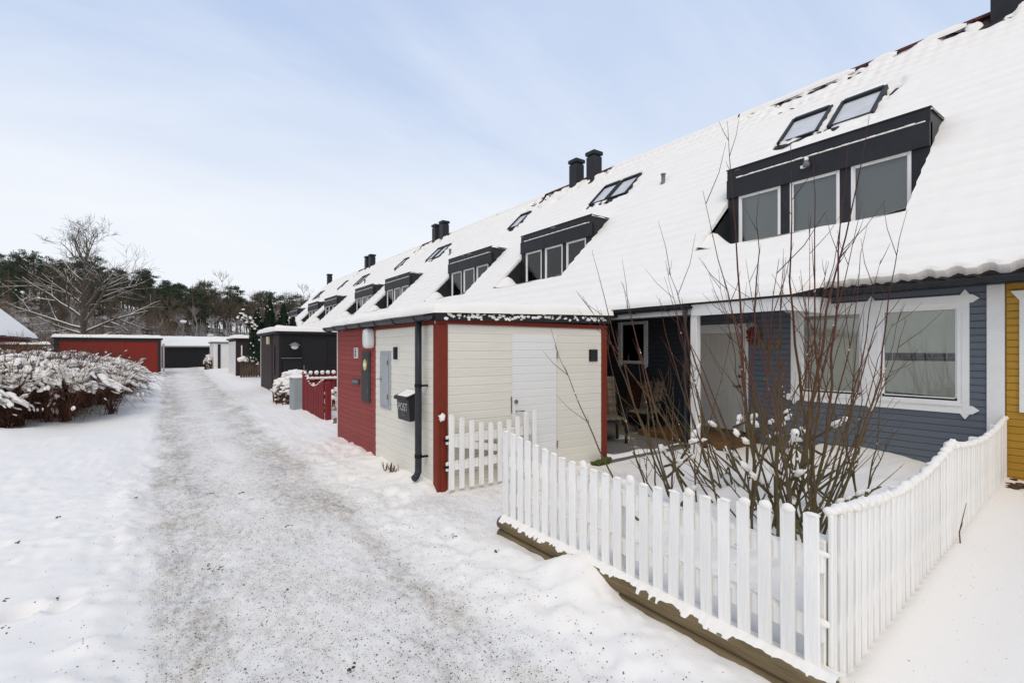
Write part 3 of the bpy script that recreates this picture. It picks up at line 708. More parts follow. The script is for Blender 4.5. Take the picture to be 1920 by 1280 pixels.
def blue_windows():
    w = MB().box(FX-.01, FX+.06, WY0+.1, WY1-.1, WZ0+.04, WZ0+.10); wf = w.build('window', 'white', blue)
    xo = FX-.022
    def trim(pts, t=.026): MB().prism([(xo, y, z) for y, z in pts], (-t, 0, 0)).build('window_trim', 'white', wf)
    zt, zb = 2.44, .93
    # horizontals end in points, verticals poke past them as small diamonds
    for zc in (zt, zb): trim([(WY0-.03, zc-.055), (WY0-.10, zc), (WY0-.03, zc+.055), (WY1+.06, zc+.055), (WY1+.14, zc), (WY1+.06, zc-.055)])
    for yc in (1.80, 2.88, 4.01):
        for s, zc in ((1, zt), (-1, zb)): trim([(yc-.05, zc+s*.055), (yc, zc+s*.13), (yc+.05, zc+s*.055)] if s > 0 else [(yc-.05, zc-.055), (yc+.05, zc-.055), (yc, zc-.13)], .022)
    for a, b in ((1.755, 1.83), (2.795, 2.97), (3.94, 4.06)): trim([(a, zb+.055), (b, zb+.055), (b, zt-.055), (a, zt-.055)], .022)
    for (a, b) in ((1.83, 2.795), (2.97, 3.94)):
        f = MB(); z0, z1 = zb+.055, zt-.055; x0, x1 = FX-.035, FX+.05; t = .05
        f.box(x0, x1, a, a+t, z0, z1); f.box(x0, x1, b-t, b, z0, z1); f.box(x0, x1, a+t, b-t, z1-t, z1); f.box(x0, x1, a+t, b-t, z0, z0+.055); f.box(x0-.03, x0, a-.01, b+.01, z0-.01, z0+.022)
        t2 = .075; f.box(x0+.025, x1-.01, a+t, a+t2, z0+.055, z1-t); f.box(x0+.025, x1-.01, b-t2, b-t, z0+.055, z1-t); f.box(x0+.025, x1-.01, a+t2, b-t2, z1-t2, z1-t); f.box(x0+.025, x1-.01, a+t2, b-t2, z0+.055, z0+.08)
        f.build('window_frame', 'white', wf)
        MB().box(FX+.012, FX+.016, a+.06, b-.06, z0+.06, z1-.06).build('pane', 'glass', wf)
        bl = MB(); n = 64
        for k in range(n):
            z = z0+.10+(z1-z0-.17)*k/(n-1); tilt = .0098
            sag = .0
            if a < 2.5 and 26 <= k <= 31: tilt = .001; sag = -.004
            low = .035*(1-(b-.06-0)/1) if 0 else 0
            za = z + (0 if a > 2.5 else .0); sl = (.045*(1-k/14) if (k < 14 and a < 2.5) else 0)
            bl.quad((FX+.020, a+.05, z-tilt+sag), (FX+.020, b-.05, z-tilt+sag+sl), (FX+.036, b-.05, z+tilt+sag+sl), (FX+.036, a+.05, z+tilt+sag))
        bl.box(FX+.018, FX+.045, a+.05, b-.05, z1-.075, z1-.05)
        for y in (a+.17, b-.17): bl.box(FX+.0175, FX+.0195, y-.002, y+.002, z0+.08, z1-.07)
        bl.build('venetian_blind', 'blind', wf, kind='stuff')
    MB().quad((FX+.35, 1.7, .8), (FX+.35, 4.2, .8), (FX+.35, 4.2, 2.6), (FX+.35, 1.7, 2.6)).build('room', 'inside', wf)
    # small window under the porch roof
    f = MB(); a, b, z0, z1 = 7.15, 8.02, 1.42, 2.40; x0 = FX-.05
    f.box(x0, FX+.05, a, a+.1, z0-.04, z1); f.box(x0, FX+.05, b-.1, b, z0-.04, z1); f.box(x0+.01, FX+.05, a+.1, b-.1, z1-.07, z1); f.box(x0+.01, FX+.05, a+.1, b-.1, z0, z0+.07)
    f.prism([(x0, a, z0-.04), (x0, a+.05, z0-.10), (x0, a+.1, z0-.04)], (.05, 0, 0)); f.prism([(x0, b-.1, z0-.04), (x0, b-.05, z0-.10), (x0, b, z0-.04)], (.05, 0, 0))
    sw = f.build('window', 'white', blue); MB().box(FX+.0, FX+.004, a+.1, b-.1, z0+.07, z1-.07).build('pane', 'glass', sw); MB().quad((FX+.2, a, z0), (FX+.2, b, z0), (FX+.2, b, z1), (FX+.2, a, z1)).build('room', 'inside', sw)
blue_windows()
def blue_door():
    a, b = 4.92, 5.86; d = MB(); n = 8; w = (b-a)/n
    for k in range(n): d.bbox(FX+.01, FX+.05, a+k*w+.001, a+(k+1)*w-.001, .20, 2.06, .004)
    dr = d.build('front_door', 'door_beige', blue)
    f = MB(); f.box(FX-.03, FX+.06, a-.09, a-.002, .16, 2.12); f.box(FX-.03, FX+.06, b+.002, b+.09, .16, 2.12); f.box(FX-.03, FX+.06, a-.002, b+.002, 2.065, 2.12); f.prism([(FX-.045, a-.13, 2.12), (FX-.045, a-.2, 2.18), (FX-.045, a-.13, 2.24), (FX-.045, b+.13, 2.24), (FX-.045, b+.2, 2.18), (FX-.045, b+.13, 2.12)], (.04, 0, 0)); f.build('door_frame', 'white', dr)
    MB().box(FX-.03, FX+.06, a-.08, b+.08, .12, .198).build('threshold', 'timber', dr)
    for z, r in ((1.24, .028), (1.05, .03), (1.42, .015)):
        m = MB(); m.tube([(FX+.012, a+.085, z), (FX-.02, a+.085, z)], r, 12); m.build('lock', 'steel', dr)
    MB().beam((FX-.03, a+.085, 1.05), (FX-.03, a+.2, 1.05), .018, .02).build('handle', 'steel', dr)
blue_door()
for k, (ch, y) in enumerate((('1', 4.545), ('6', 4.42), ('7', 4.295))):
    o = link('house_number', text_mesh(ch, .20, 'brass', .006), blue, loc=(FX-.032, y, 1.82 + (.0, -.005, .012)[k])); o.rotation_euler = FACE_ROAD
# eave course: curved tile ends peeping out under the snow
def eave_tiles():
    m = MB(); k = 8
    prof = [(.15*(q/k*2-1), .035*math.cos(math.pi*(q/k*2-1))) for q in range(k+1)]
    top = [(y, z+.012) for y, z in prof]; pts = [(y, z) for y, z in prof] + list(reversed(top))
    L = .34; i = len(m.v)
    for s in (-.05, L-.05):
        for y, z in pts: p = rp(s, y, z-.012); m.v.append((p[0]-EX, p[1], p[2]-EZ))
    n = len(pts); m.f += [tuple(range(n)), tuple(reversed(range(n, 2*n)))] + [(q, n+q, n+(q+1)%n, (q+1)%n) for q in range(n)]
    me = m.mesh('eave_tile', 'tile', False); y = 1.65
    while y < 8.4: link('eave_tile', me, blue, loc=(EX, y, EZ+rnd.uniform(-.004, .004))); y += .30
eave_tiles()
half_gutter(blue, 'y', EX-.05, 1.5, 3.40, EZ-.045, .062)
half_gutter(yel, 'y', EX-.05, -5.4, 1.498, EZ-.045, .062)
# facade of the yellow house
cladding(yel, 'y', FX, -3.0, 1.40, .02, 2.62, .094, 'yellow', [(-1.0, 1.27, .95, 2.44)])
MB().box(FX+.004, FX+.12, -5.4, 1.49, -.2, .99).box(FX+.004, FX+.12, -5.4, 1.49, 2.40, EZ).box(FX+.004, FX+.12, 1.24, 1.49, .99, 2.40).box(FX+.004, FX+.12, -5.4, -.98, .99, 2.40).build('wall_core', 'yellow', yel)
f = MB().box(FX-.05, FX+.05, 1.18, 1.28, .95, 2.42).box(FX-.05, FX+.05, -1.0, -.9, .95, 2.42).box(FX-.05, FX+.05, -.9, 1.18, .95, 1.05); f.prism([(FX-.06, 1.36, 2.50), (FX-.06, 1.28, 2.38), (FX-.06, -1.0, 2.38), (FX-.06, -1.08, 2.50)], (.05, 0, 0)); yw = f.build('window', 'white', yel)
MB().box(FX, FX+.004, -.9, 1.18, 1.05, 2.38).build('pane', 'glass', yw); MB().quad((FX+.2, -1, .9), (FX+.2, 1.3, .9), (FX+.2, 1.3, 2.5), (FX+.2, -1, 2.5)).build('room', 'inside', yw)

# ------------------------------------------------------------------ porch of the blue house
CX, CY0, CY1 = 7.42, 3.43, 8.44
def porch():
    MB().box(CX, CX+.05, CY0, 5.05, 2.33, 2.58).box(CX+.05, FX-.05, CY0, CY0+.05, 2.33, 2.58).box(CX+.03, CX+.07, 5.05, CY1, 2.36, 2.50).build('porch_beam', 'white', blue)
    MB().box(CX+.06, FX-.03, CY0+.06, CY1, 2.44, 2.47).build('porch_ceiling', 'soffit', blue)
    s = MB(); s.prism([(CX-.02, CY0-.03, 2.52), (CX-.02, CY0-.03, 2.60), (EX+.25, CY0-.03, 2.80), (EX+.25, CY0-.03, 2.60)], (0, CY1-CY0+.02, 0)); s.build('porch_roof', 'anthracite', blue)
    snow_cap(blue, CX-.06, EX+.30, CY0-.06, CY1, lambda X, Y: 2.56 + (X-CX)*.17, .15, .07, .16, 41, .18, 'porch_snow')
    MB().bbox(7.44, 7.56, 4.96, 5.08, 0, 2.34, .006).build('porch_post', 'white', blue)
    g = half_gutter(blue, 'y', CX-.05, 5.02, 8.3, 2.50, .055, name='porch_gutter')
    for y in (5.5, 6.3, 7.1, 7.9): MB().box(CX-.112, CX+.0, y-.015, y+.015, 2.435, 2.448).box(CX-.112, CX-.100, y-.015, y+.015, 2.44, 2.51).build('bracket', 'dark_metal', g)
    MB().tube([(CX-.05, 5.13, 2.47), (CX-.05, 5.13, 2.34), (CX-.03, 5.15, 2.28), (CX+.06, 5.22, 2.16), (CX+.08, 5.22, 2.08), (CX+.08, 5.22, .15), (CX+.05, 5.18, .06)], .038, 12).build('porch_downpipe', 'dark_metal', blue, True)
    # roof added over the gap to darken the porch, with a partition behind
    MB().box(5.58, CX+.02, 6.75, 8.44, 2.40, 2.50).build('shade_roof', 'anthracite', blue)
    snow_cap(blue, 5.62, CX-.10, 6.8, 8.44, lambda X, Y: X*0+2.49, .13, .12, .16, 43, .2, 'shade_roof_snow')
    MB().box(5.58, FX-.03, 8.36, 8.44, 0, 2.42).build('partition', 'blue_shaded', blue)
    MB().box(5.55, FX+.0, 5.15, 8.36, -.2, .035).build('patio_slab', 'concrete', blue)
    st = MB(); st.box(7.78, FX-.035, 4.62, 6.45, .036, .12); sb = st.build('step', 'step_wood', blue)
    for k in range(8): MB().bbox(7.74, FX-.04, 4.60+k*.235, 4.60+k*.235+.222, .122, .155, .004).build('plank', 'step_wood', sb)
    MB().box(7.735, 7.775, 4.58, 6.47, .036, .15).build('step_front', 'step_wood', sb)
porch()
def wreath():
    t = thing('wreath', 'red berry wreath with green beads hanging beside the beige door', 'wreath', (FX-.03, 4.70, 2.02)); ring = MB(); n = 20
    ring.tube([(FX-.045, 4.70+.11*math.cos(2*math.pi*k/n), 2.02+.13*math.sin(2*math.pi*k/n)) for k in range(n+1)], .022, 6); ring.build('ring', 'wreath_green', t, True)
    b = MB(); g = MB()
    for k in range(62):
        a = rnd.uniform(0, 6.283); r = rnd.gauss(1, .16); (g if k % 7 == 0 else b).blob((FX-.06+rnd.uniform(-.02,.015), 4.70+.12*r*math.cos(a), 2.02+.14*r*math.sin(a)), (.015,.015,.015), .05)
    b.build('berries', 'wreath_red', t, True, 'stuff'); g.build('beads', 'wreath_green', t, True, 'stuff')
    MB().box(FX-.062, FX-.05, 4.72, 4.765, 2.0, 2.2).build('ribbon', 'ribbon', t)
    l = thing('wall_lamp', 'small grey dome lamp above the red wreath by the door', 'lamp', (FX-.02, 4.72, 2.2)); m = MB(); m.lathe((FX-.10, 4.72, 2.17), [(.10,0), (.095,.04), (.06,.08), (.0,.09)], 14); m.build('shade', 'soffit', l, True); MB().box(FX-.09, FX-.02, 4.70, 4.74, 2.23, 2.26).build('bracket', 'soffit', l)
wreath()
def chair(label, x, y, rz, tall):
    t = thing('garden_chair', label, 'chair', (0, 0, 0), 'chairs on the porch'); k = tall
    f = MB()
    for sy in (-.25, .25):
        MB().beam((-.25, sy, 0), (-.25, sy, .62), .04, .04, (1,0,0)).build('leg', 'chair_frame', t); MB().beam((.22, sy, 0), (.25, sy, .44), .04, .04, (1,0,0)).build('leg', 'chair_frame', t)
        MB().box(-.28, .24, sy-.025, sy+.025, .62, .65).build('armrest', 'chair_frame', t)
        f.beam((.23, sy, .40), (.40, sy, k), .03, .03, (1,0,0)); f.beam((-.26, sy, .40), (.24, sy, .37), .03, .03)
    f.beam((.40, -.25, k), (.40, .25, k), .03, .03); f.beam((-.26, -.25, .40), (-.26, .25, .40), .03, .03); f.beam((.23, -.25, .38), (.23, .25, .38), .03, .03); f.build('frame', 'chair_frame', t)
    MB().bbox(-.26, .24, -.23, .23, .41, .47, .02).build('seat_cushion', 'plaid', t)
    c = MB(); d = Vector((.17, 0, k-.44)); a = Vector((.215, 0, .46))
    for y0, y1 in ((-.235, -.02), (.02, .235)):
        i = len(c.v); c.v += [tuple(a+d*q+Vector((o, yy, 0))) for q in (0, .5, 1) for o, yy in ((0,y0),(-.05,y0+.02),(-.05,y1-.02),(0,y1))]
        for q in range(2):
            for w in range(4): c.f.append((i+q*4+w, i+q*4+(w+1)%4, i+(q+1)*4+(w+1)%4, i+(q+1)*4+w))
        c.f += [(i, i+1, i+2, i+3), (i+11, i+10, i+9, i+8)]
    c.build('back_cushion', 'plaid', t)
    MB().box(.14, .20, -.022, .022, .5, k-.1).build('back_strap', 'thuja', t)
    t.location = (x, y, .036); t.rotation_euler = (0, 0, rz); return t
chair('dark garden chair with a checked cushion against the porch wall', 8.02, 6.55, R(8), 1.02)
chair('high-backed dark garden chair partly hidden behind the red corner post', 6.75, 6.35, R(62), 1.17)
def slat_table():
    t = thing('folded_table', 'folded brown slatted table leaning on the porch wall', 'table', (8.6, 7.2, .04))
    for k in range(9): MB().beam((8.45, 6.98+k*.07, .25), (8.75, 6.98+k*.07, 1.0), .05, .02, (1,0,0)).build('slat', 'slat_wood', t)
    for a in (.15, .85): p = Vector((8.44, 0, .25)).lerp(Vector((8.74, 0, 1.0)), a); MB().beam((p.x+.03, 6.95, p.z-.01), (p.x+.03, 7.57, p.z-.01), .04, .03).build('batten', 'slat_wood', t)
    for y in (7.0, 7.52): MB().beam((8.42, y, .036), (8.66, y, .78), .03, .03, (1,0,0)).build('leg', 'slat_wood', t)
slat_table()

# ------------------------------------------------------------------ white and red shed
AX, AY, AM, AE, AB = 2.67, 5.29, 7.41, 9.50, 5.55      # road face, front face, colour change, far end, back
def near_shed():
    t = thing('storage_shed', 'double storage shed, cream white half and dark red half, under snow', 'shed', (AX, AY, 0))
    MB().box(AX+.007, AB-.002, AY+.007, AM+.02, -.25, 2.10).build('wall_core', 'cream', t); MB().box(AX+.007, AB-.002, AM+.02, AE-.02, -.25, 2.10).build('wall_core', 'red_board', t)
    dx0, dx1 = 3.775, 4.555
    cladding(t, 'x', AY+.022, AX+.14, AB-.09, .0, 2.06, .1085, 'cream', [(dx0-.008, dx1+.008, .02, 1.965)])
    cladding(t, 'y', AX+.022, AY+.105, AM, -.02, 2.05, .1085, 'cream_side')
    cladding(t, 'y', AX+.022, AM+.055, AE-.03, -.02, 2.09, .087, 'red_board')
    MB().box(AX-.006, AX+.05, AM+.002, AM+.053, -.1, 2.09).build('corner_board', 'red_board', t)
    MB().box(AX-.006, AX+.05, AE-.028, AE+.0, -.1, 2.09).build('end_board', 'white', t)
    MB().box(AB-.001, AB+.02, AY+.05, AE, -.1, 2.2).build('rear_wall', 'blue_shaded', t)
    # red corner posts
    MB().bbox(AX-.012, AX+.135, AY-.014, AY+.10, -.2, 2.06, .006).box(AX+.03, AX+.10, AY-.024, AY-.013, -.2, 1.0).build('corner_post', 'red_trim', t)
    MB().bbox(AB-.085, AB+.03, AY-.014, AY+.10, -.2, 2.06, .006).build('corner_post', 'red_trim', t)
    MB().box(AX-.014, AB+.03, AY-.018, AY+.03, 2.062, 2.12).box(AX-.010, AX+.03, AY+.102, AM-.01, 2.052, 2.11).build('top_trim', 'red_trim', t)
    d = MB().box(dx0, dx1, AY+.001, AY+.022, .03, 1.955).build('door', 'door_white', t)
    n = 18; p = (1.955-.03)/n
    for k in range(n): link('board', board_mesh('x', dx1-dx0-.008, p, 'door_white', .016), d, loc=(dx0+.004, AY+.010, .03+k*p))
    MB().tube([(3.83, AY-.01, 1.05), (3.83, AY-.03, 1.05)], .027, 14).build('lock', 'steel', d)
    MB().tube([(3.835, AY-.005, .925), (3.835, AY-.05, .925), (3.94, AY-.055, .922)], .009, 8).build('handle', 'steel', d, True)
    for z in (.35, 1.62): MB().tube([(dx1+.006, AY-.016, z), (dx1+.006, AY-.016, z+.1)], .009, 8).build('hinge', 'steel', d)
    MB().box(dx0-.02, dx0-.004, AY-.006, AY+.02, .9, 1.12).build('strike_plate', 'steel', d)
    # roof: black edge, snow, gutter towards the lane
    zr = lambda X, Y: 2.19 + (X-AX)*.028
    r = MB(); r.prism([(AX-.05, AY-.07, 2.10), (AB+.06, AY-.07, 2.15), (AB+.06, AY-.07, 2.25), (AX-.05, AY-.07, 2.18)], (0, AE-AY+.12, 0)); rf = r.build('roof', 'anthracite', t)
    snow_cap(rf, AX-.10, AB+.10, AY-.10, AE+.08, zr, .15, .06, .15, 51, .15)
    sp = MB()
    for k in range(120):
        x = AX+.05+rnd.random()*(AB-AX-.1); z = 2.135+.028*(x-AX)+rnd.gauss(0, .018)+ (.015 if x < 4.4 else 0); q = rnd.uniform(.006, .02); sp.blob((x, AY-.072, z), (q*1.6, .006, q), .3)
    sp.build('snow_crust', 'snow', rf, True, 'stuff')
    g = half_gutter(t, 'y', AX-.12, AY+.0, AE+.36, 2.16, .062)
    for y in (5.6, 6.3, 7.0, 7.7, 8.4, 9.1, 9.7): MB().tube([(AX-.185, y, 2.17), (AX-.18, y, 2.13), (AX-.155, y, 2.102), (AX-.12, y, 2.092), (AX-.05, y, 2.10)], .011, 6).build('bracket', 'dark_metal', g)
    MB().box(AX-.06, AX+.0, AE-.4, AE+.34, 2.10, 2.17).build('eave_end', 'white', t)
    p = MB().tube([(AX-.10, 5.62, 2.12), (AX-.10, 5.62, 1.2), (AX-.10, 5.62, .30), (AX-.11, 5.60, .23), (AX-.15, 5.57, .18), (AX-.19, 5.55, .165)], .043, 14).build('downpipe', 'dark_metal', t, True)
    for z in (1.30, .42): MB().tube([(AX-.10, 5.62, z-.02), (AX-.10, 5.62, z+.02)], .049, 14).box(AX-.09, AX+.01, 5.55, 5.575, z-.012, z+.012).build('pipe_clip', 'black', p)
    # vents, hatch and slots are built into the walls
    v = MB().bbox(AX-.018, AX+.01, 8.26, 8.44, 1.60, 1.78, .004).build('vent', 'white_plastic', t)
    for k in range(6): MB().box(AX-.021, AX-.017, 8.30, 8.40, 1.622+k*.025, 1.637+k*.025).build('louvre', 'black', v)
    v = MB().bbox(AX-.016, AX+.01, 6.47, 6.65, 1.60, 1.78, .004).build('vent', 'white_plastic', t)
    MB().box(AX-.022, AX-.015, 6.49, 6.64, 1.61, 1.785).build('vent_opening', 'black', v)
    for k in range(6): MB().beam((AX-.03, 6.49, 1.625+k*.028), (AX-.03, 6.64, 1.625+k*.028), .016, .004).build('louvre', 'meter_dark', v)
    v = MB().bbox(5.20, 5.37, AY-.02, AY+.01, 1.57, 1.75, .004).build('vent', 'black', t)
    for k in range(6): MB().box(5.215, 5.355, AY-.026, AY-.019, 1.585+k*.027, 1.60+k*.027).build('louvre', 'meter_dark', v)
    m = MB().bbox(AX-.02, AX+.01, 7.64, 8.03, .89, 1.72, .005).build('meter_cabinet', 'meter_dark', t)
    MB().box(AX-.024, AX-.019, 7.68, 8.02, .93, 1.66).build('cabinet_door', 'meter_dark', m)
    for z in (1.05, 1.5): MB().box(AX-.030, AX-.022, 7.69, 7.70, z, z+.1).build('hinge', 'lead_grey', m)
    MB().tube([(AX-.02, 8.0, 1.35), (AX-.035, 8.0, 1.35)], .014, 10).build('lock', 'steel', m)
    s = MB(); n = 28; s.prism([(AX-.024, 7.85+.092*math.cos(2*math.pi*k/n), 1.50+.092*math.sin(2*math.pi*k/n)) for k in range(n)], (-.002, 0, 0)); st = s.build('sticker', 'sticker', m)
    s = MB(); s.prism([(AX-.027, 7.85+.06*math.cos(2*math.pi*k/n), 1.50+.038*math.sin(2*math.pi*k/n)) for k in range(n)], (-.001, 0, 0)); s.build('sticker_field', 'print_white', m)
    sl = MB().bbox(AX-.016, AX+.01, 8.17, 8.56, 1.15, 1.245, .004).build('letter_slot', 'meter_dark', t); MB().box(AX-.022, AX-.015, 8.23, 8.52, 1.172, 1.225).build('flap', 'lead_grey', sl)
    c = MB().bbox(AX-.014, AX+.01, 6.77, 7.18, .87, 1.73, .004).build('fuse_cabinet', 'cabinet_grey', t)
    MB().bbox(AX-.026, AX-.012, 6.83, 7.165, .92, 1.68, .004).build('cabinet_door', 'cabinet_grey', c)
    for z in (1.02, 1.52): MB().box(AX-.04, AX-.022, 6.83, 6.845, z, z+.07).build('hinge', 'lead_grey', c)
    MB().box(AX-.034, AX-.024, 7.09, 7.13, 1.29, 1.33).tube([(AX-.03, 7.11, 1.31), (AX-.075, 7.14, 1.31)], .012, 8).build('lock', 'steel', c)
near_shed()
def wall_lamp_box():
    t = thing('wall_lamp', 'rounded white box lamp under the gutter where red and white walls meet', 'lamp', (AX, 7.56, 1.78))
    m = MB(); prof = []
    for k in range(24):
        a = 2*math.pi*k/24; r = 1/((abs(math.cos(a))**4+abs(math.sin(a))**4)**.25); prof.append((.115*r*math.cos(a), .155*r*math.sin(a)))
    i = 0; rows = [(-.02, 1), (-.10, 1), (-.125, .9), (-.135, .7)]
    for x, k in rows: m.v += [(AX+x, 7.555+y*k, 1.925+z*k) for y, z in prof]
    for r in range(3):
        for q in range(24): m.f.append((r*24+q, r*24+(q+1)%24, (r+1)*24+(q+1)%24, (r+1)*24+q))
    m.f.append(tuple(range(72, 96))); m.build('cover', 'white_plastic', t, True)
    b = MB(); b.v = [(AX+x, 7.555+y*.93, 1.925+z*.93) for x in (.01, -.03) for y, z in prof]
    b.f = [(q, (q+1)%24, 24+(q+1)%24, 24+q) for q in range(24)]; b.build('base', 'ivory_plastic', t, True)
wall_lamp_box()
def mailbox():
    t = thing('mailbox', 'black mailbox with white POST lettering and a snowy lid on the cream wall', 'mailbox', (AX, 5.93, .85))
    y0, y1, z0, z1 = 5.77, 6.15, .83, 1.20; D = .17
    b = MB(); b.prism([(AX-.002, y0, z0+.015), (AX-D*.86, y0, z0), (AX-D, y0, z1-.07), (AX-.002, y0, z1)], (0, y1-y0, 0)); b.build('body', 'mailbox', t)
    l = MB(); l.prism([(AX-.001, y0-.012, z1+.002), (AX-D-.03, y0-.012, z1-.078), (AX-D-.03, y0-.012, z1-.060), (AX-.001, y0-.012, z1+.022)], (0, y1-y0+.024, 0)); l.box(AX-D-.034, AX-D-.022, y0-.012, y1+.012, z1-.10, z1-.06); l.build('lid', 'mailbox', t)
    s = MB(); n = 10
    for a in range(n+1):
        for q in range(n+1):
            u, v = a/n, q/n; e = min(1, min(u, 1-u)*7)*min(1, min(v, 1-v)*7); s.v.append((AX-.012-(D+.005)*u, y0+.0+(y1-y0)*v, z1+.022-.082*u+.018*e**.5-.004))
    for a in range(n):
        for q in range(n): i = a*(n+1)+q; s.f.append((i, i+1, i+n+2, i+n+1))
    s.build('snow', 'snow', t, True)
    o = link('lettering', text_mesh('POST', .118, 'print_grey', .001), t, loc=(AX-D*.945-.003, (y0+y1)/2, 1.0)); o.rotation_euler = (R(90), R(0), R(-90)); o.rotation_euler.rotate_axis('X', R(4.5)); o.scale = (1.05, 1.25, 1)
    h = MB(); n = 12      # the little horn under the word
    h.tube([(AX-D*.93+.0, (y0+y1)/2+.03*math.cos(2*math.pi*k/n), .912+.02*math.sin(2*math.pi*k/n)) for k in range(n+1)], .003, 5); h.tube([(AX-D*.925, (y0+y1)/2-.03, .905), (AX-D*.92, (y0+y1)/2-.06, .89)], [.003, .009], 6); h.build('emblem', 'lead_grey', t)
mailbox()
m = MB()
for k in range(70): x = AB-.32+.3*rnd.random(); m.blob((x, AY-.05-.10*rnd.random(), .03+.06*rnd.random()*(x-AB+.4)/.3), (.035, .03, .022), .4)
tag(m.build('moss', 'moss', None, True, 'stuff'), 'green moss at the foot of the cream wall by the red post', 'moss')
def dead_plant(name, label, x, y, n, h, spread):
    m = MB()
    for k in range(n):
        px_, py = x+rnd.gauss(0, spread*.25), y+rnd.gauss(0, spread); z = float(hgt(px_, py)); m.tube([(px_, py, z-.02), (px_+rnd.gauss(0,.02), py+rnd.gauss(0,.03), z+h*rnd.uniform(.4,1))], [.007,.003], 5)
    return tag(m.build(name, 'dead_leaf'), label, 'plant')
dead_plant('dead_plant', 'withered dark stalks poking through snow under the cream wall', 2.52, 6.45, 26, .12, .14)

# ------------------------------------------------------------------ white picket fence and gate
_pk = {}
def picket_mesh(ax, h, w=.070, t=.02):
    key = (ax, round(h, 2), w)
    if key not in _pk:
        m = MB(); m.bbox(-t/2, t/2, -w/2, w/2, 0, round(h, 2), .004) if ax == 'y' else m.bbox(-w/2, w/2, -t/2, t/2, 0, round(h, 2), .004); _pk[key] = m.mesh('picket', 'picket')
    return _pk[key]
def caps(mb, x, y, z, w=.04, big=1.0, t=.022):
    mb.blob((x, y, z+.008*big), (t*(1+.2*big), w, .016*big+.008), .12)
def front_fence():
    t = thing('picket_fence', 'white picket fence along the lane on a timber kerb in front of the shrub', 'fence', (2.62, 2.4, 0)); n = 23; s = MB()
    for k in range(n+1):
        y = 1.09 + (3.745-1.09)*k/n; q = (y-1.09)/2.66; top = .94*(1-q)+.985*q - .115*math.sin(math.pi*q)**1.2; z0 = .17 + .02*rnd.random()
        p = link('picket', picket_mesh('y', top-z0 + (.0)), t, loc=(2.60+rnd.uniform(-.003,.003), y, z0)); p.rotation_euler = (R(rnd.gauss(0, .7)), 0, 0)
        r = rnd.random(); big = 1.8 if k in (14, 10) else (1.2 if k in (1, 2, 3, 6) else .15 + .3*r*r); caps(s, 2.60, y, top-.006, .036, big, .016)
    for z in (.36, .70): MB().box(2.613, 2.650, 1.05, 3.78, z-.045, z+.045).build('rail', 'picket', t)
    for y in (1.10, 2.4, 3.72): MB().bbox(2.655, 2.745, y-.045, y+.045, -.1, .80, .005).build('post', 'picket', t)
    for z in (.36, .70):
        for k in range(36): y = 1.08+2.66*k/36; s.blob((2.633, y, z+.045), (.022, .055, .014+.012*rnd.random()), .2)
    s.build('snow', 'snow', t, True)
    k = thing('timber_kerb', 'two stacked weathered timbers under the white picket fence', 'kerb', (2.55, 2.4, 0)); rg = random.Random(3); tt = MB(); s = MB()
    for (z, x, r) in ((.128, 2.575, .058), (.02, 2.575, .058)):
        pts = [(x + rg.uniform(-.003,.003), .98+i*.2, z) for i in range(15)]; MB().tube(pts, r, 14).build('timber', 'timber', k, True)
    n = 300; c = 7      # one soft cap of snow with a ragged edge towards the lane
    for i in range(n+1):
        y = .97+2.78*i/n; e = .014*float(vnoise(y, 0, .05, 31)) + .012*float(vnoise(y, 0, .17, 32)) + .008*float(vnoise(y, 0, .02, 34)); top = .196 + .008*float(vnoise(y, 0, .12, 33))
        for q in range(c+1):
            u = q/c; x = 2.532+e+(2.66-2.532-e)*u; zt_ = .128+math.sqrt(max(.0006, .058**2-(x-2.575)**2)); zt_ = max(zt_, .165 if x > 2.6 else 0); s.v.append((x, y, zt_-.003 + (top-.170)*math.sin(math.pi*min(1, u*1.6)*.5)))
    for i in range(n):
        for q in range(c): a = i*(c+1)+q; s.f.append((a, a+1, a+c+2, a+c+1))
    s.build('snow', 'snow', k, True)
front_fence()
def side_fence():
    x0, y0, x1, y1 = 2.70, 1.035, 8.82, 1.40; t = thing('picket_fence', 'white picket fence running to the blue house with a thick snow crest', 'fence', (5.7, 1.25, 0)); n = 54; s = MB(); a = math.atan2(y1-y0, x1-x0)
    half = .45
    for k in range(n+1):
        q = k/n; x = x0+(x1-x0)*q; y = y0+(y1-y0)*q
        if q < half: u = q/half; top = .93*(1-u) + .90*u - .11*math.sin(math.pi*u)
        else: u = (q-half)/(1-half); top = .90*(1-u) + .84*u - .10*math.sin(math.pi*u)
        z0 = .05
        p = link('picket', picket_mesh('x', top-z0, .074), t, loc=(x, y+rnd.uniform(-.003,.003), z0)); p.rotation_euler = (0, R(rnd.gauss(0,.4)), a)
        big = 1.0+rnd.random()*1.3 + (1.8 if abs(q-half) < .02 else 0); 
        for w in range(2): s.blob((x+(x1-x0)/n*(w*.5), y+.012, top+.006*big+.004), (.032+.016*rnd.random(), .028+.010*rnd.random(), .012*big+.010), .22)
    for z in (.32, .66):
        m = MB(); m.beam((x0, y0+.028, z), (x1, y1+.028, z), .035, .085); m.build('rail', 'picket', t)
    for q in (0.012, .25, .5, .75, .985): x = x0+(x1-x0)*q; y = y0+(y1-y0)*q+.085; MB().bbox(x-.045, x+.045, y-.04, y+.05, -.1, .78, .005).build('post', 'picket', t)
    s.build('snow', 'snow', t, True)
side_fence()
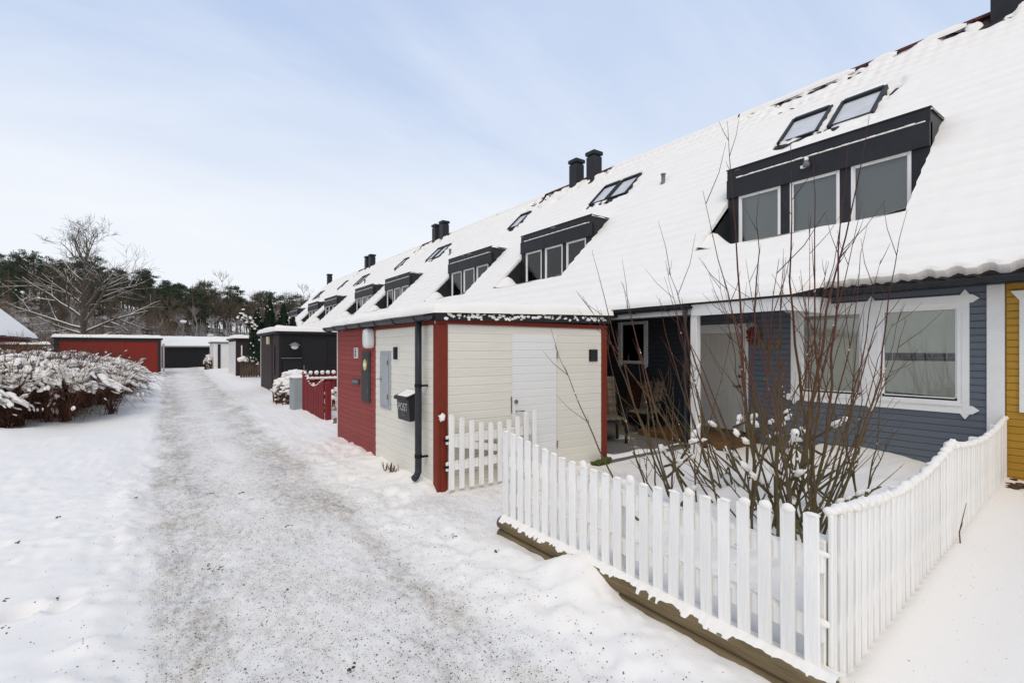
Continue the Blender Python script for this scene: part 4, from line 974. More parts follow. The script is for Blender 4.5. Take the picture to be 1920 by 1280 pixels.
def gate():
    t = thing('garden_gate', 'white picket gate standing open against the cream shed wall', 'gate', (2.72, 5.17, 0)); n = 10; s = MB(); x0, x1 = 2.80, 4.05
    for k in range(n):
        q = k/(n-1); x = x0+(x1-x0)*q; y = 5.175-.02*q; top = .955 - .13*math.sin(math.pi*min(q*1.02,1))**1.1 - .03*q; link('picket', picket_mesh('x', top-.06), t, loc=(x, y, .06)); s.blob((x, y, top+.002), (.035, .015, .008+.006*rnd.random()), .2)
    for z in (.34, .66): MB().box(x0-.06, x1+.03, 5.19, 5.215, z-.05, z+.05).build('rail', 'picket', t)
    MB().beam((x0, 5.203, .62), (x1, 5.203, .38), .022, .085).build('brace', 'picket', t)
    for z in (.34, .66): MB().box(2.70, 2.78, 5.18, 5.20, z-.015, z+.015).build('hinge', 'black', t)
    for z in (.34, .66):
        for k in range(16): s.blob((x0+(x1-x0)*k/16, 5.20, z+.05), (.05, .016, .012), .3)
    s.blob((2.69, 5.22, .93), (.035, .05, .05), .35); s.build('snow', 'snow', t, True)
gate()

# ------------------------------------------------------------------ garden shrubs: tall bare shoots
def shrub(name, label, bx, by, stems, seed, snow_n, rspread=.22):
    rg = random.Random(seed); t = thing(name, label, 'shrub', (bx, by, float(hgt(bx, by))), 'bare shrubs in the front garden'); sn = MB(); z0 = float(hgt(bx, by))-.06
    for (dx, dy, h, r0, bend) in stems:
        m = MB(); ox, oy = rg.gauss(0, rspread), rg.gauss(0, rspread*.8); oy = max(oy, 1.45-by); dx = max(dx, 2.95-bx-ox); dy = max(dy, 1.42-by-oy+.073*(bx+dx-2.6)); n = 13; P = []; kx = ky = 0
        for i in range(n+1):
            q = i/n; kx += rg.gauss(0, .017)*h/3; ky += rg.gauss(0, .017)*h/3; c = q**(1-bend*.5) if bend > 0 else q**(1-bend*.5)
            P.append((bx+ox+dx*c+kx, by+oy+dy*c+ky, z0+h*(q**(1+.25*(1-bend)))))
        rad = [max(.0014, r0*(1-i/n)**.8+.0012) for i in range(n+1)]; m.tube(P, rad, 7)
        # buds and side twigs
        for w in range(int(5+h*4)):
            q = rg.uniform(.25, .97); i = int(q*n); p = Vector(P[i]).lerp(Vector(P[min(i+1, n)]), rg.random()); d = (Vector(P[min(i+1,n)])-Vector(P[i])).normalized(); o = Vector((rg.gauss(0,1), rg.gauss(0,1), rg.gauss(0,.3))); o -= d*o.dot(d); o.normalize()
            if rg.random() < .36:
                L = rg.uniform(.12, .65)*min(1, h/2.4); e = p+d*L*.8+o*L*rg.uniform(.25,.6); mid = p.lerp(e, .5)+o*L*.05; m.tube([p, mid, e], [.0032, .0024, .0011], 5)
            else: b = rad[i]; m.tube([p+o*b*.5, p+o*(b+.005)+d*.010], [.0030, .0010], 4, True)
        m.build('stem', 'shrub_stem', t, True)
        for w in range(int(3+h*3)):
            q = rg.uniform(.02, .8)**1.4; i = int(q*n); p = Vector(P[i]).lerp(Vector(P[min(i+1,n)]), rg.random()); k = rg.uniform(.002, .006); d = (Vector(P[min(i+1,n)])-Vector(P[i])).normalized()
            sn.blob(p+Vector((0,0,.003)), (k, k, k*rg.uniform(1.2,3.5)), .25, rg, d.to_track_quat('Z','Y').to_matrix())
    for w in range(snow_n):
        # clumps caught in the forks of the old wood and on cut stubs
        a = rg.uniform(0, 6.28); r = rg.uniform(0, rspread*1.6); c = Vector((bx+r*math.cos(a), by+r*math.sin(a), z0+rg.uniform(.2,.85)))
        L = rg.uniform(.10, .32); d = Vector((math.cos(a)*rg.uniform(.4,1.1), math.sin(a)*rg.uniform(.4,1.1), rg.uniform(.25,.9))).normalized(); st = MB(); st.tube([c-d*.25, c, c+d*L], [.013,.012,.006], 7); st.build('stub', 'shrub_stem', t, True)
        M = d.to_track_quat('Z','Y').to_matrix()
        for q in range(rg.randint(2, 5)): e = c + d*L*rg.uniform(-.2, 1); k = rg.uniform(.012, .032); sn.blob(e+Vector((0,0,k*.8)), (k, k, k*rg.uniform(1.1, 2.0)), .3, rg, M)
    sn.build('snow', 'snow', t, True); return t
def fan(n, rg, lean, hmin, hmax, dirx=0, diry=0):
    out = []
    for k in range(n):
        a = rg.uniform(0, 6.28); r = lean*rg.random()**.6; h = rg.uniform(hmin, hmax)*(1-.25*r/lean); out.append((r*math.cos(a)+dirx, r*math.sin(a)+diry, h, rg.uniform(.0065,.0135)*(.65+h/6), rg.uniform(-.2,.3)))
    return out
rg = random.Random(21)
shrub('bare_shrub', 'tallest bare shrub with dark red shoots rising past the dormer, right behind the picket fence', 4.35, 1.98, fan(19, rg, 1.45, 2.1, 3.9) + fan(13, rg, 1.8, 1.3, 2.9) + [(1.25,-.35,1.9,.010,.1),(1.45,-.1,1.5,.009,.1),(1.3,.1,2.2,.010,.1),(.9,-.3,2.9,.012,.1),(1.5,-.45,1.2,.007,.1),(-.3,.3,3.75,.016,0),(-.1,.15,3.6,.018,0)], 22, 12, .25)
shrub('bare_shrub', 'lower bare shrub leaning towards the porch, snow thick on its cut stubs', 4.25, 3.05, [(-.55,.35,1.35,.010,.1),(-.25,.9,2.1,.012,.1),(-.1,1.0,2.4,.012,.1),(.05,.8,1.9,.010,.1),(-.5,.6,1.7,.010,.1),(-.65,.5,2.7,.011,.1),(-.5,.3,2.3,.009,0),(.3,.6,1.6,.009,.1),(-.2,.3,2.2,.010,0),(.2,.2,1.5,.009,0),(-.8,.2,1.0,.008,.1),(.1,.9,1.2,.007,.2)] + fan(3, rg, .6, .7, 1.6), 23, 7, .2)
shrub('bare_shrub', 'bare reddish shrub in front of the beige front door', 5.35, 3.05, fan(11, rg, 1.4, 1.5, 3.1) + fan(5, rg, .9, .6, 1.5), 24, 11, .4)
shrub('bare_shrub', 'slender bare shrub below the large white window', 5.3, 2.15, fan(9, rg, .9, 1.2, 2.9) + fan(5, rg, .9, .6, 1.4), 25, 9, .32)
m = MB(); m.tube([(5.45, 1.13, .02), (5.49, 1.15, .2), (5.61, 1.13, .43)], [.006,.0045,.002], 6); m.tube([(5.49, 1.15, .2), (5.46, 1.12, .30)], [.003,.0015], 5)
tag(m.build('dry_twig', 'dead_leaf'), 'dry twig standing in the snow against the long picket fence', 'twig')
m = MB()
for k in range(40): m.blob((8.5+rnd.gauss(0,.2), 1.15+rnd.gauss(0,.1), .09+.02*rnd.random()), (.05,.035,.008), .5)
tag(m.build('fallen_leaves', 'dead_leaf', None, True, 'stuff'), 'brown fallen leaves at the foot of the yellow wall', 'leaves')

# ------------------------------------------------------------------ things further down the lane
def red_gate():
    t = thing('garden_gate', 'dark red picket gate with a scooped top beside the grey box', 'gate', (3.05, 12.6, 0)); n = 14; s = MB()
    for k in range(n):
        q = k/(n-1); y = 11.9+2.15*q; x = 3.02+.02*q; top = 1.02 - .26*math.sin(math.pi*q)**1.3 + .12*q; me = MB().bbox(-.012, .012, -.05, .05, 0, top, .004).mesh('picket', 'red_fence'); link('picket', me, t, loc=(x, y, .02)); s.blob((x, y, top+.02), (.02, .06, .014), .2)
    for z in (.3, .62): MB().box(3.045, 3.08, 11.85, 14.1, z-.04, z+.04).build('rail', 'red_fence', t)
    MB().bbox(3.04, 3.16, 11.72, 11.84, -.1, .98, .006).build('post', 'red_fence', t); s.build('snow', 'snow', t, True)
    f = thing('picket_fence', 'low dark red picket fence with snowy round tops behind the red gate', 'fence', (4.2, 14.6, 0)); s = MB()
    for k in range(15):
        x = 3.2+.16*k; me = MB().bbox(-.05, .05, -.012, .012, 0, .95, .004).mesh('picket', 'red_fence'); link('picket', me, f, loc=(x, 14.6, .1)); s.blob((x, 14.6, 1.09), (.06, .05, .06), .12)
    for z in (.4, .85): MB().box(3.1, 5.6, 14.615, 14.65, z-.05, z+.05).build('rail', 'red_fence', f)
    for k in range(20): s.blob((3.15+k*.125, 14.58, .93), (.10, .07, .04), .2)
    s.build('snow', 'snow', f, True)
red_gate()
c = thing('utility_cabinet', 'pale grey metal utility box in the snow by the red gate', 'cabinet', (3.0, 14.6, 0)); MB().bbox(2.85, 3.15, 14.25, 14.85, 0, .98, .012).build('body', 'grey_box', c); MB().box(2.843, 2.85, 14.29, 14.81, .18, .93).build('cabinet_door', 'grey_box', c); snow_cap(c, 2.82, 3.18, 14.22, 14.88, lambda X, Y: X*0+.97, .09, .06, .1, 61)
def snow_bush(name, label, c, r, n, seed, twig='hedge_twig', group=None):
    rg = random.Random(seed); t = thing(name, label, 'bush', (c[0], c[1], 0), group); m = MB(); s = MB()
    for k in range(n):
        a = rg.uniform(0, 6.28); q = rg.random()**.5; d = Vector((math.cos(a)*q*r[0], math.sin(a)*q*r[1], r[2]*(1-.55*q*q)*rg.uniform(.8,1.05))); b = Vector((c[0]+d.x*.92, c[1]+d.y*.92, 0)); e = Vector((c[0]+d.x, c[1]+d.y, d.z)); mid = b.lerp(e, .6)+Vector((0,0,.1*r[2])); m.tube([b, mid, e], [.010,.008,.005], 4, False)
        if rg.random() < .75: k2 = rg.uniform(.05,.11)*(.55 if q > .8 else 1); s.blob(e+Vector((0,0,.02)), (k2*1.2, k2*1.2, k2*.6), .3, rg); e2 = b.lerp(e, rg.uniform(.2,.9)); (s.blob(e2, (k2*.7, k2*.7, k2*.45), .35, rg) if rg.random() < .6 else None)
    m.build('twigs', twig, t, False, 'stuff'); s.build('snow', 'snow', t, True); return t
snow_bush('snowy_bush', 'round snow-laden bush between the black shed and the grey box', (3.35, 16.6), (.65, 1.2, 1.02), 420, 5)
snow_bush('snowy_bush', 'small snow-dusted climber behind the red gate', (3.9, 13.0), (.6, .5, .8), 90, 6)
m = MB()
for k in range(7): m.blob((3.2+.12*k, 11.3+.05*k, .12+.04*(k%2)), (.12,.10,.09), .3)
tag(m.build('edging_stones', 'timber', None, True), 'brown rough edging stones in the snow next to the red shed wall', 'stones')

def far_shed(label, x, y, w, d, h, mw, mside, seed, joined=True):
    t = thing('storage_shed', label, 'shed', (x, y, 0)); MB().box(x+.02, x+w, y+.02, y+d, -.2, h).build('wall_core', mw, t)
    cladding(t, 'x', y+.02, x+.1, x+w-.1, .02, h-.1, .12, mw, (), True); cladding(t, 'y', x+.02, y+.1, y+d-.1, .02, h-.1, .12, mside, (), True)
    MB().box(x-.005, x+.1, y-.008, y+.1, -.2, h).build('corner_board', mw, t); MB().box(x-.005, x+.1, y+d-.1, y+d, -.2, h).build('corner_board', 'white' if mside != 'white' else mside, t); MB().box(x+w-.1, x+w+.004, y-.008, y+.1, -.2, h).build('corner_board', mw, t)
    r = MB().box(x-.12, x+w+.1, y-.1, y+d+.1, h, h+.09).build('roof', 'anthracite', t); snow_cap(r, x-.15, x+w+.13, y-.13, y+d+.13, lambda X, Y: X*0+h+.085, .20, .16, .18, seed, .15); return t
bs = far_shed('black-brown shed with a bracket lamp beside its door down the lane', 3.34, 19.2, 2.7, 4.2, 2.33, 'black_shed', 'brown_shed', 71)
def black_shed_parts(t):
    x, y = 3.34, 19.2; d = MB().box(4.10, 5.0, y-.02, y+.0, .1, 2.10).build('door', 'black_shed', t); 
    e = MB().box(4.075, 4.10, y-.03, y, .1, 2.13).box(5.0, 5.025, y-.03, y, .1, 2.13).box(4.10, 5.0, y-.03, y, 2.10, 2.13).build('door_frame', 'black_panel', d)
    MB().box(4.16, 4.20, y-.04, y-.02, 1.0, 1.16).box(4.16, 4.30, y-.06, y-.04, .98, 1.0).build('handle', 'steel', d)
    MB().box(3.46, 4.07, y-.06, y, -.1, 1.40).build('bin_hatch', 'black_panel', t); MB().box(3.40, 4.08, y-.12, y, 1.42, 1.45).build('hatch_ledge', 'lead_grey', t)
    MB().box(x-.02, x, 20.6, 20.68, 0, 2.3).box(x-.03, x-.01, 20.0, 20.3, .8, 1.9).build('side_strip', 'black_panel', t)
    MB().bbox(x-.12, x-.01, 21.0, 21.22, 1.95, 2.25, .02).build('side_lamp', 'ivory_plastic', t)
    l = thing('wall_lamp', 'bracket lamp with a white globe on the black shed front', 'lamp', (3.82, y, 1.85)); m = MB(); m.tube([(3.82, y-.02, 2.02), (3.82, y-.10, 2.10), (3.82, y-.20, 2.08), (3.82, y-.22, 2.0)], .018, 8); m.box(3.77, 3.87, y-.035, y-.018, 1.88, 2.06); m.build('bracket', 'black', l); m = MB(); m.lathe((3.82, y-.22, 1.90), [(.20,0), (.13,.06), (.03,.11)], 16); m.build('shade', 'lead_grey', l, True); m = MB(); m.blob((3.82, y-.22, 1.86), (.13,.13,.11), 0); m.build('globe', 'white_plastic', l, True)
black_shed_parts(bs)
br = far_shed('dark brown shed with a white far edge behind the snowy grass tufts', 3.45, 33.6, 2.6, 4.2, 2.35, 'brown_shed', 'white', 72)
MB().box(3.8, 5.6, 33.5, 33.58, .1, 1.35).build('low_panel', 'brown_light', br); MB().box(3.72, 3.78, 33.48, 33.58, 1.35, 2.0).build('window_trim', 'white', br)
t = thing('plank_fence', 'short weathered plank fence with snow balls in front of the brown shed', 'fence', (3.8, 31.5, 0))
for k in range(7): MB().bbox(3.45+.13*k, 3.56+.13*k, 31.5, 31.53, 0, 1.15, .004).build('picket', 'bark', t)
MB().tube([(4.45, 31.5, 0), (4.45, 31.5, 1.55)], .05, 8).build('post', 'bark', t); m = MB(); m.blob((4.45, 31.5, 1.6), (.11,.11,.11), .1)
for k in range(6): m.blob((3.45+.15*k, 31.4, 1.18+.06*(k % 2)), (.16,.16,.14), .15)
m.build('snow', 'snow', t, True)
ws = far_shed('small white shed with a dark corner at the far end of the lane', 3.25, 47.5, 2.6, 4.2, 2.3, 'white', 'white', 73); MB().box(3.55, 3.75, 47.46, 47.5, 0, 2.2).build('dark_post', 'anthracite', ws)
snow_bush('snowy_bush', 'small snow-capped bush at the corner of the white shed', (2.95, 48.0), (.4, .5, 1.3), 90, 9)
ls = far_shed('bright red shed with black trim left of the lane behind the hedge', -5.75, 42, 5.45, 4.2, 2.45, 'red_far', 'red_far', 74)
MB().box(-5.8, -5.55, 41.96, 42.0, -.1, 2.45).box(-.45, -.295, 41.96, 42.0, -.1, 2.45).box(-5.55, -.45, 41.965, 42.0, 2.28, 2.45).build('black_trim', 'anthracite', ls)
MB().box(-.30, -.26, 43.5, 45.0, 0, 2.4).box(-.20, -.08, 46.2, 46.4, 0, 2.2).build('white_trim', 'white', ls)
def garage(label, x0, x1, y, h, seed, z0=0):
    t = thing('garage', label, 'garage', ((x0+x1)/2, y, z0)); MB().box(x0, x1, y, y+6, z0-.2, z0+h).build('wall', 'black_panel', t); r = MB(); x = x0
    while x < x1-.2: r.box(x, x+.12, y-.03, y-.002, z0, z0+h-.15); x += .2
    r.build('ribs', 'black_panel', t, False, 'stuff'); rr = MB(); rr.prism([(x0-.15, y-.3, z0+h), (x0-.15, y+6, z0+h+.8), (x0-.15, y+6, z0+h+.95), (x0-.15, y-.3, z0+h+.15)], (x1-x0+.3, 0, 0)); rr.build('roof', 'lead_grey', t)
    snow_cap(t, x0-.2, x1+.2, y-.33, y+6.1, lambda X, Y: z0+h+.14+(Y-y+.3)*.127, .25, .3, .25, seed, .12)
garage('long black garage with a snowy roof closing the end of the lane', -6, 9, 56, 1.95, 81)
garage('second low garage roof peeping over the black garage', -1, 10, 72, 2.35, 82)

# left-hand row: one house end shows
def left_house():
    t = thing('terraced_house', 'red house at the left edge, snow roof sloping towards the lane', 'house', (-10, 40, 0)); y0, y1, ex, ez, sl = 30, 46.9, -7.2, 2.5, 6.6
    MB().box(-20, ex-.45, y0, y1-.2, -.2, 2.6).build('wall', 'red_far', t); MB().box(-16, ex-.44, y1-.2, y1-.15, -.2, 2.6).build('end_wall', 'white', t)
    w = MB(); w.poly([(-20.2, y1-.2, 2.5), (ex-.4, y1-.2, 2.5), (-13.8, y1-.2, 9.0)]); w.build('gable', 'red_far', t)
    s = MB(); n, m = 40, 60
    for a in range(n+1):
        for b in range(m+1):
            u = sl*a/n; y = y0+(y1-y0)*b/m; e = min(1, (y1-y)/.3); s.v.append((ex-u, y, ez+u+.12*e**.5+.03*float(vnoise(u, y, .8, 4)) - (.1 if a == 0 else 0)))
    for a in range(n):
        for b in range(m):
            uc = sl*(a+.5)/n; yc = y0+(y1-y0)*(b+.5)/m
            if 1.35 < uc < 2.3 and 37.4 < yc < 41.4: continue
            i = a*(m+1)+b; s.f.append((i, i+m+1, i+m+2, i+1))
    r = s.build('roof_snow', 'snow', t, True)
    w = MB(); w.prism([(ex-.02, y0, ez-.12), (ex-.02, y0, ez), (ex-sl, y0, ez+sl), (ex-sl, y0, ez+sl-.12)], (0, y1-y0-.05, 0)); w.v = w.v; w.build('roof', 'anthracite', t)
    MB().quad((ex-sl, y0, ez+sl), (ex-2*sl, y0, ez), (ex-2*sl, y1, ez), (ex-sl, y1, ez+sl)).build('back_roof', 'tile', t)
    half_gutter(t, 'y', ex+.02, y0, y1-1.2, ez-.02, .07)
    d = MB().box(ex-3.4, ex-2.3, 37.4, 41.4, ez+1.3, ez+3.15).build('dormer', 'anthracite', t)
    MB().prism([(ex-2.3, 41.4, ez+2.42), (ex-2.3, 41.4, ez+1.3), (ex-1.25, 41.4, ez+1.3), (ex-1.25, 41.4, ez+1.37)], (0, .04, 0)).build('cheek', 'anthracite', d)
    for k in range(3): MB().box(ex-2.30, ex-2.26, 37.7+k*1.2, 38.7+k*1.2, ez+1.4, ez+2.4).build('window_frame', 'white', d); MB().box(ex-2.26, ex-2.255, 37.78+k*1.2, 38.62+k*1.2, ez+1.45, ez+2.32).build('pane', 'grey_blind', d)
    MB().quad((ex-1.2, 37.4, ez+1.38), (ex-1.2, 41.4, ez+1.38), (ex-2.4, 41.4, ez+1.42), (ex-2.4, 37.4, ez+1.42)).build('sill_snow', 'snow', d)
left_house()
def plank_fence():
    t = thing('plank_fence', 'brown plank fence with a snow cap left of the red shed', 'fence', (-8, 38, 0))
    for k in range(46): x = -12.5+.152*k; MB().box(x, x+.13, 38.0, 38.03, .0, 1.98+.02*rnd.random()).build('plank', 'timber', t)
    for x in (-12.4, -10, -7.6): MB().box(x, x+.1, 38.035, 38.135, -.1, 2.0).build('post', 'bark', t)
    MB().box(-12.6, -5.4, 37.95, 38.12, 1.99, 2.04).build('cap_rail', 'bark', t); snow_cap(t, -12.65, -5.4, 37.9, 38.2, lambda X, Y: X*0+2.03, .14, .2, .13, 91)
plank_fence()

# hedge of twiggy shrubs bowed down by snow
def hedge_meshes(seed, r, h, n, lean):
    # arching red-brown stems; snow lies in flat tongues along the bowed outer sprays
    rg = random.Random(seed); m = MB(); s = MB(); core = MB(); crowns = [(r*.75*rg.uniform(-1,1), r*.75*rg.uniform(-1,1)) for _ in range(9)]
    for k in range(n):
        a = rg.uniform(0, 6.28); q = rg.random()**.5; L = h*rg.uniform(.8, 1.2); bx, by = crowns[k % 9]; bx += rg.gauss(0,.05); by += rg.gauss(0,.05); a = rg.uniform(0, 6.28); a2 = a+rg.gauss(0, .5); out = r*(.35+.75*q)*rg.uniform(.6, 1.15)
        dx, dy = math.cos(a2)*out+lean[0]*rg.uniform(.2, 1), math.sin(a2)*out+lean[1]*rg.uniform(.2, 1); droop = (rg.uniform(.15, .62)*(.35+q) if k % 3 else rg.uniform(.55, .95)) if k % 5 else .02; P = []
        for i in range(7):
            t = i/6; P.append(Vector((bx+dx*t**1.15+rg.gauss(0,.014), by+dy*t**1.15+rg.gauss(0,.014), max(.02, L*(t**.85-droop*t**3)))))
        m.tube(P, [.0075,.0065,.006,.005,.004,.0035,.002], 3, False)
        for w in range(7):
            i = rg.randint(1, 5); p = P[i].lerp(P[i+1], rg.random()); d = (P[i+1]-P[i]).normalized(); e = p+d*rg.uniform(.08,.25)+Vector((rg.gauss(0,.10), rg.gauss(0,.10), rg.gauss(.02,.08))); m.tube([p, e], [.0045,.002], 3, False)
        if droop > .1 and rg.random() < .8:
            for w in range(rg.randint(2, 5)):
                t = rg.uniform(.55, 1); i = min(5, int(t*6)); p = P[i].lerp(P[i+1], t*6-i)
                if p.z < h*(.50 if rg.random() < .85 else .2): continue
                d = (P[i+1]-P[i]).normalized(); d = (d+Vector((rg.gauss(0,.2), rg.gauss(0,.2), 0))).normalized(); f = rg.uniform(.6, 1.3); [s.blob(p+Vector((rg.gauss(0,.045), rg.gauss(0,.045), .010+rg.gauss(0,.012))), (.030*f, .018*f, .065*f*rg.uniform(.6,1.6)), .34, rg, d.to_track_quat('Z','Y').to_matrix(), True) for _ in range(2)]
    # tongues of snow lying down the bowed sprays
    for w in range(80):
        a = rg.uniform(0, 6.28); q = rg.uniform(.1, 1.0)**.7; x, y = r*q*math.cos(a)+lean[0]*.6, r*q*math.sin(a)+lean[1]*.6; z = h*(.93-.40*q*q)+rg.gauss(0,.05); d = Vector((math.cos(a)+lean[0]*1.4+rg.gauss(0,.3), math.sin(a)+lean[1]*1.4+rg.gauss(0,.3), -.55*q)).normalized(); side = Vector((-d.y, d.x, 0)); M = d.to_track_quat('Z','Y').to_matrix(); p = Vector((x, y, z)); wd = rg.uniform(.04, .115)
        for j in range(rg.randint(3, 6)):
            k = wd*(1-.13*j); s.blob(p, (k*rg.uniform(.8,1.2), k*.48, k*rg.uniform(1.1,1.8)), .2, rg, M, wd < .05); d = (d+Vector((0,0,-.10))+side*rg.gauss(0,.25)).normalized(); p = p+d*k*1.25
    for w in range(260):
        a = rg.uniform(0, 6.28); q = rg.random()**.5*.85; z = h*rg.uniform(.05,.62)*(1-.35*q); p = Vector((r*q*math.cos(a)+lean[0]*.3, r*q*math.sin(a)+lean[1]*.3, z)); core.tube([p, p+Vector((rg.gauss(0,.16), rg.gauss(0,.16), rg.gauss(.08,.14)))], [.006,.0035], 3, False)
    return m.mesh('stems', 'hedge_twig'), s.mesh('snow', 'snow', True), core.mesh('inner_twigs', 'hedge_core')
HM = [hedge_meshes(101, .95, 1.5, 340, (.25,-.3)), hedge_meshes(102, 1.0, 1.35, 340, (.35,-.25)), hedge_meshes(103, .85, 1.7, 320, (-.2,-.25))]
hl = [(-3.2,13.9,0,.72,'nearest hedge shrub, cut by the left edge, its snow hanging to the ground'), (-2.5,15.2,2,1.0,'hedge shrub with upright red-brown twigs near the left edge'), (-1.95,15.9,0,.95,'dark red-brown hedge shrub with a bare shaded foot'), (-1.95,17.3,1,1.0,'hedge shrub with a long slab of snow sweeping to the right'), (-1.75,19.2,1,.95,'broad hedge shrub bowed under snow towards the lane'), (-1.75,21.6,0,1.0,'rounded hedge shrub near the lane, frosted all over'), (-1.75,24.2,1,1.0,'farthest hedge shrub at the lane edge, olive foot and white crown'),
      (-3.6,16.8,2,1.1,'tall loose hedge shrub behind the front row at the left'), (-3.0,19.0,0,1.1,'hedge shrub of the back row with snow balls in front of the red shed'), (-2.4,22.5,2,1.05,'thin twiggy hedge shrub before the middle of the red shed'), (-5.0,18.6,1,1.25,'snow-heaped hedge shrub below the plank fence'), (-4.6,22.5,2,1.15,'reddish hedge shrub reaching up to the plank fence cap')]
for k, (x, y, ty, sc, lab) in enumerate(hl):
    t = thing('hedge_shrub', lab, 'shrub', (x, y, 0), 'snow-bowed hedge left of the lane'); t.rotation_euler = (0, 0, 0); 
    for me in HM[ty]:
        o = link(me.name.split('.')[0], me, None); o.parent = t; o['kind'] = 'stuff'
    t.location = (x, y, float(hgt(x, y))-.03); t.scale = (sc, sc, sc*(.95 if k % 2 else 1.03)); t.rotation_euler = (0, 0, (0, .5, -.4, .25)[k % 4])

# ------------------------------------------------------------------ trees
def grow(m, s, p, d, L, r, lev, rg, maxlev, snow=True, spread=.55, up=.12, minr=.008):
    n = 5; P = [Vector(p)]; dd = Vector(d).normalized(); R_ = [r]
    for i in range(n):
        dd = (dd + Vector((rg.gauss(0,.10), rg.gauss(0,.10), rg.gauss(0,.08)+up*.5))).normalized(); P.append(P[-1]+dd*L/n); R_.append(max(minr*.5, r*(1-.75*(i+1)/n)))
    m.tube(P, R_, 5 if r > .05 else 3, False)
    if snow and s is not None and abs(dd.z) < .93 and lev < 3:
        Q = [q+Vector((0,0,R_[i]*.85+.004)) for i, q in enumerate(P)]; s.tube(Q, [max(.010 if lev < 2 else .006, q*.75) for q in R_], 3, False)
    if lev < maxlev:
        k = rg.randint(4, 6) if lev == 0 else rg.randint(3, 5)
        for j in range(k):
            t = rg.uniform(.25, 1); i = min(n-1, int(t*n)); q = P[i].lerp(P[i+1], t*n-i); o = Vector((rg.gauss(0,1), rg.gauss(0,1), rg.gauss(0,.6))); o -= dd*o.dot(dd); o.normalize(); grow(m, s, q, dd*(1-spread)+o*spread+Vector((0,0,up)), L*rg.uniform(.42,.65), max(minr, R_[i]*.6), lev+1, rg, maxlev, snow, spread, up, minr)
def hero_tree():
    bx, by = -5.8, 55.8; t = thing('bare_tree', 'big bare tree with snow-lined limbs and a dark nest behind the red shed', 'tree', (bx, by, 0)); rg = random.Random(5); m = MB(); s = MB(); tr = MB()
    tr.tube([(bx, by, -.3), (bx+.05, by, 2), (bx-.02, by, 4.5), (bx+.05, by, 7), (bx+.1, by, 9.2)], [.28,.25,.21,.17,.11], 10); tr.build('trunk', 'bark', t, True)
    ux, uy = .814, -.581      # along the picture plane
    L = [(3.5,-4.3,2.2,.13),(3.0,-4.0,1.2,.12),(4.3,-3.7,3.4,.13),(5.5,-2.8,2.6,.10),(3.2,4.4,2.6,.13),(2.6,3.6,.6,.11),(4.0,4.2,3.3,.13),(5.2,3.2,2.9,.10),(6.3,-2.4,2.5,.09),(6.6,2.5,2.6,.09),(4.8,1.2,2.4,.08),(7.6,-2.2,1.9,.08),(7.8,2.2,2.0,.08),(4.6,-1.0,1.6,.07),(2.7,-2.6,.7,.09),(8.6,-1.9,2.3,.08),(8.8,1.7,2.5,.08),(9.0,-.6,2.8,.09),(9.0,.6,2.9,.09),(9.1,1.3,2.2,.07),(8.9,-1.2,2.6,.07)]
    for z, w, h, r in L:
        dep = rg.gauss(0, .35*abs(w)); d = Vector((ux*w-uy*dep*.6, uy*w+ux*dep*.6, h)); grow(m, s if z < 8.4 else None, (bx+.03, by, z), d, d.length, r, 0, rg, 3, z < 8.4, .5, .06, .011)
    m.build('limbs', 'bark', t, False); s.build('snow', 'snow', t, False)
    n = MB()
    for k in range(360): a = rg.uniform(0,6.28); r = rg.uniform(.1,.62); n.tube([(bx+.1+r*math.cos(a), by+r*math.sin(a), 9.0+rg.uniform(-.25,.25)+r*.3), (bx+.1+r*math.cos(a+.9), by+r*math.sin(a+.9), 9.0+rg.uniform(-.25,.3)+r*.3)], .022, 3, False)
    n.build('nest', 'bark', t, False, 'stuff')
hero_tree()
def thuja():
    t = thing('conifer', 'dark snow-dusted conifer with several points behind the black shed', 'tree', (4.6, 29.5, 0)); rg = random.Random(8); m = MB(); s = MB(); tr = MB(); tr.tube([(4.6,29.5,-.1),(4.6,29.5,2.6)], [.14,.08], 8); tr.build('trunk', 'bark', t)
    for (ox, h, r) in ((-.55, 3.75, .55), (.05, 4.35, .6), (.75, 4.1, .6), (1.25, 3.4, .5)):
        for k in range(1500):
            z = rg.random()**.8; rr = r*(1-z**1.6)*rg.uniform(.5,1.05)+.03; a = rg.uniform(0,6.28); c = Vector((4.6+ox+rr*math.cos(a), 29.5+rr*math.sin(a), .9+(h-.9)*z)); u = Vector((math.cos(a)*.35, math.sin(a)*.35, 1)).normalized(); w = Vector((-math.sin(a), math.cos(a), 0)); q = rg.uniform(.06,.13); m.poly([c-w*q*.5, c+u*q*2.2, c+w*q*.5])
            if rg.random() < .035: s.blob(c+Vector((math.cos(a)*.03, math.sin(a)*.03, .03)), (.045,.045,.035), .4, rg)
    m.build('crown', 'thuja', t, False, 'stuff')
    b = MB(); P = [(4.5,29.4,2.3),(3.9,29.2,2.9),(3.2,29.1,3.5)]; b.tube(P, [.05,.04,.02], 6)
    for k in range(330):
        q = rg.random(); c = Vector(P[0]).lerp(Vector(P[2]), .25+.75*q)+Vector((rg.gauss(0,.1), rg.gauss(0,.1), rg.gauss(0,.1))); b.poly([c, c+Vector((-.07,rg.gauss(0,.05),.12)), c+Vector((.04,rg.gauss(0,.06),.05))])
        if q > .2 and rg.random() < .15: s.blob(c+Vector((0,0,.13)), (.08,.06,.05), .3, rg)
    b.build('branch', 'thuja', t); s.build('snow', 'snow', t, True)
thuja()
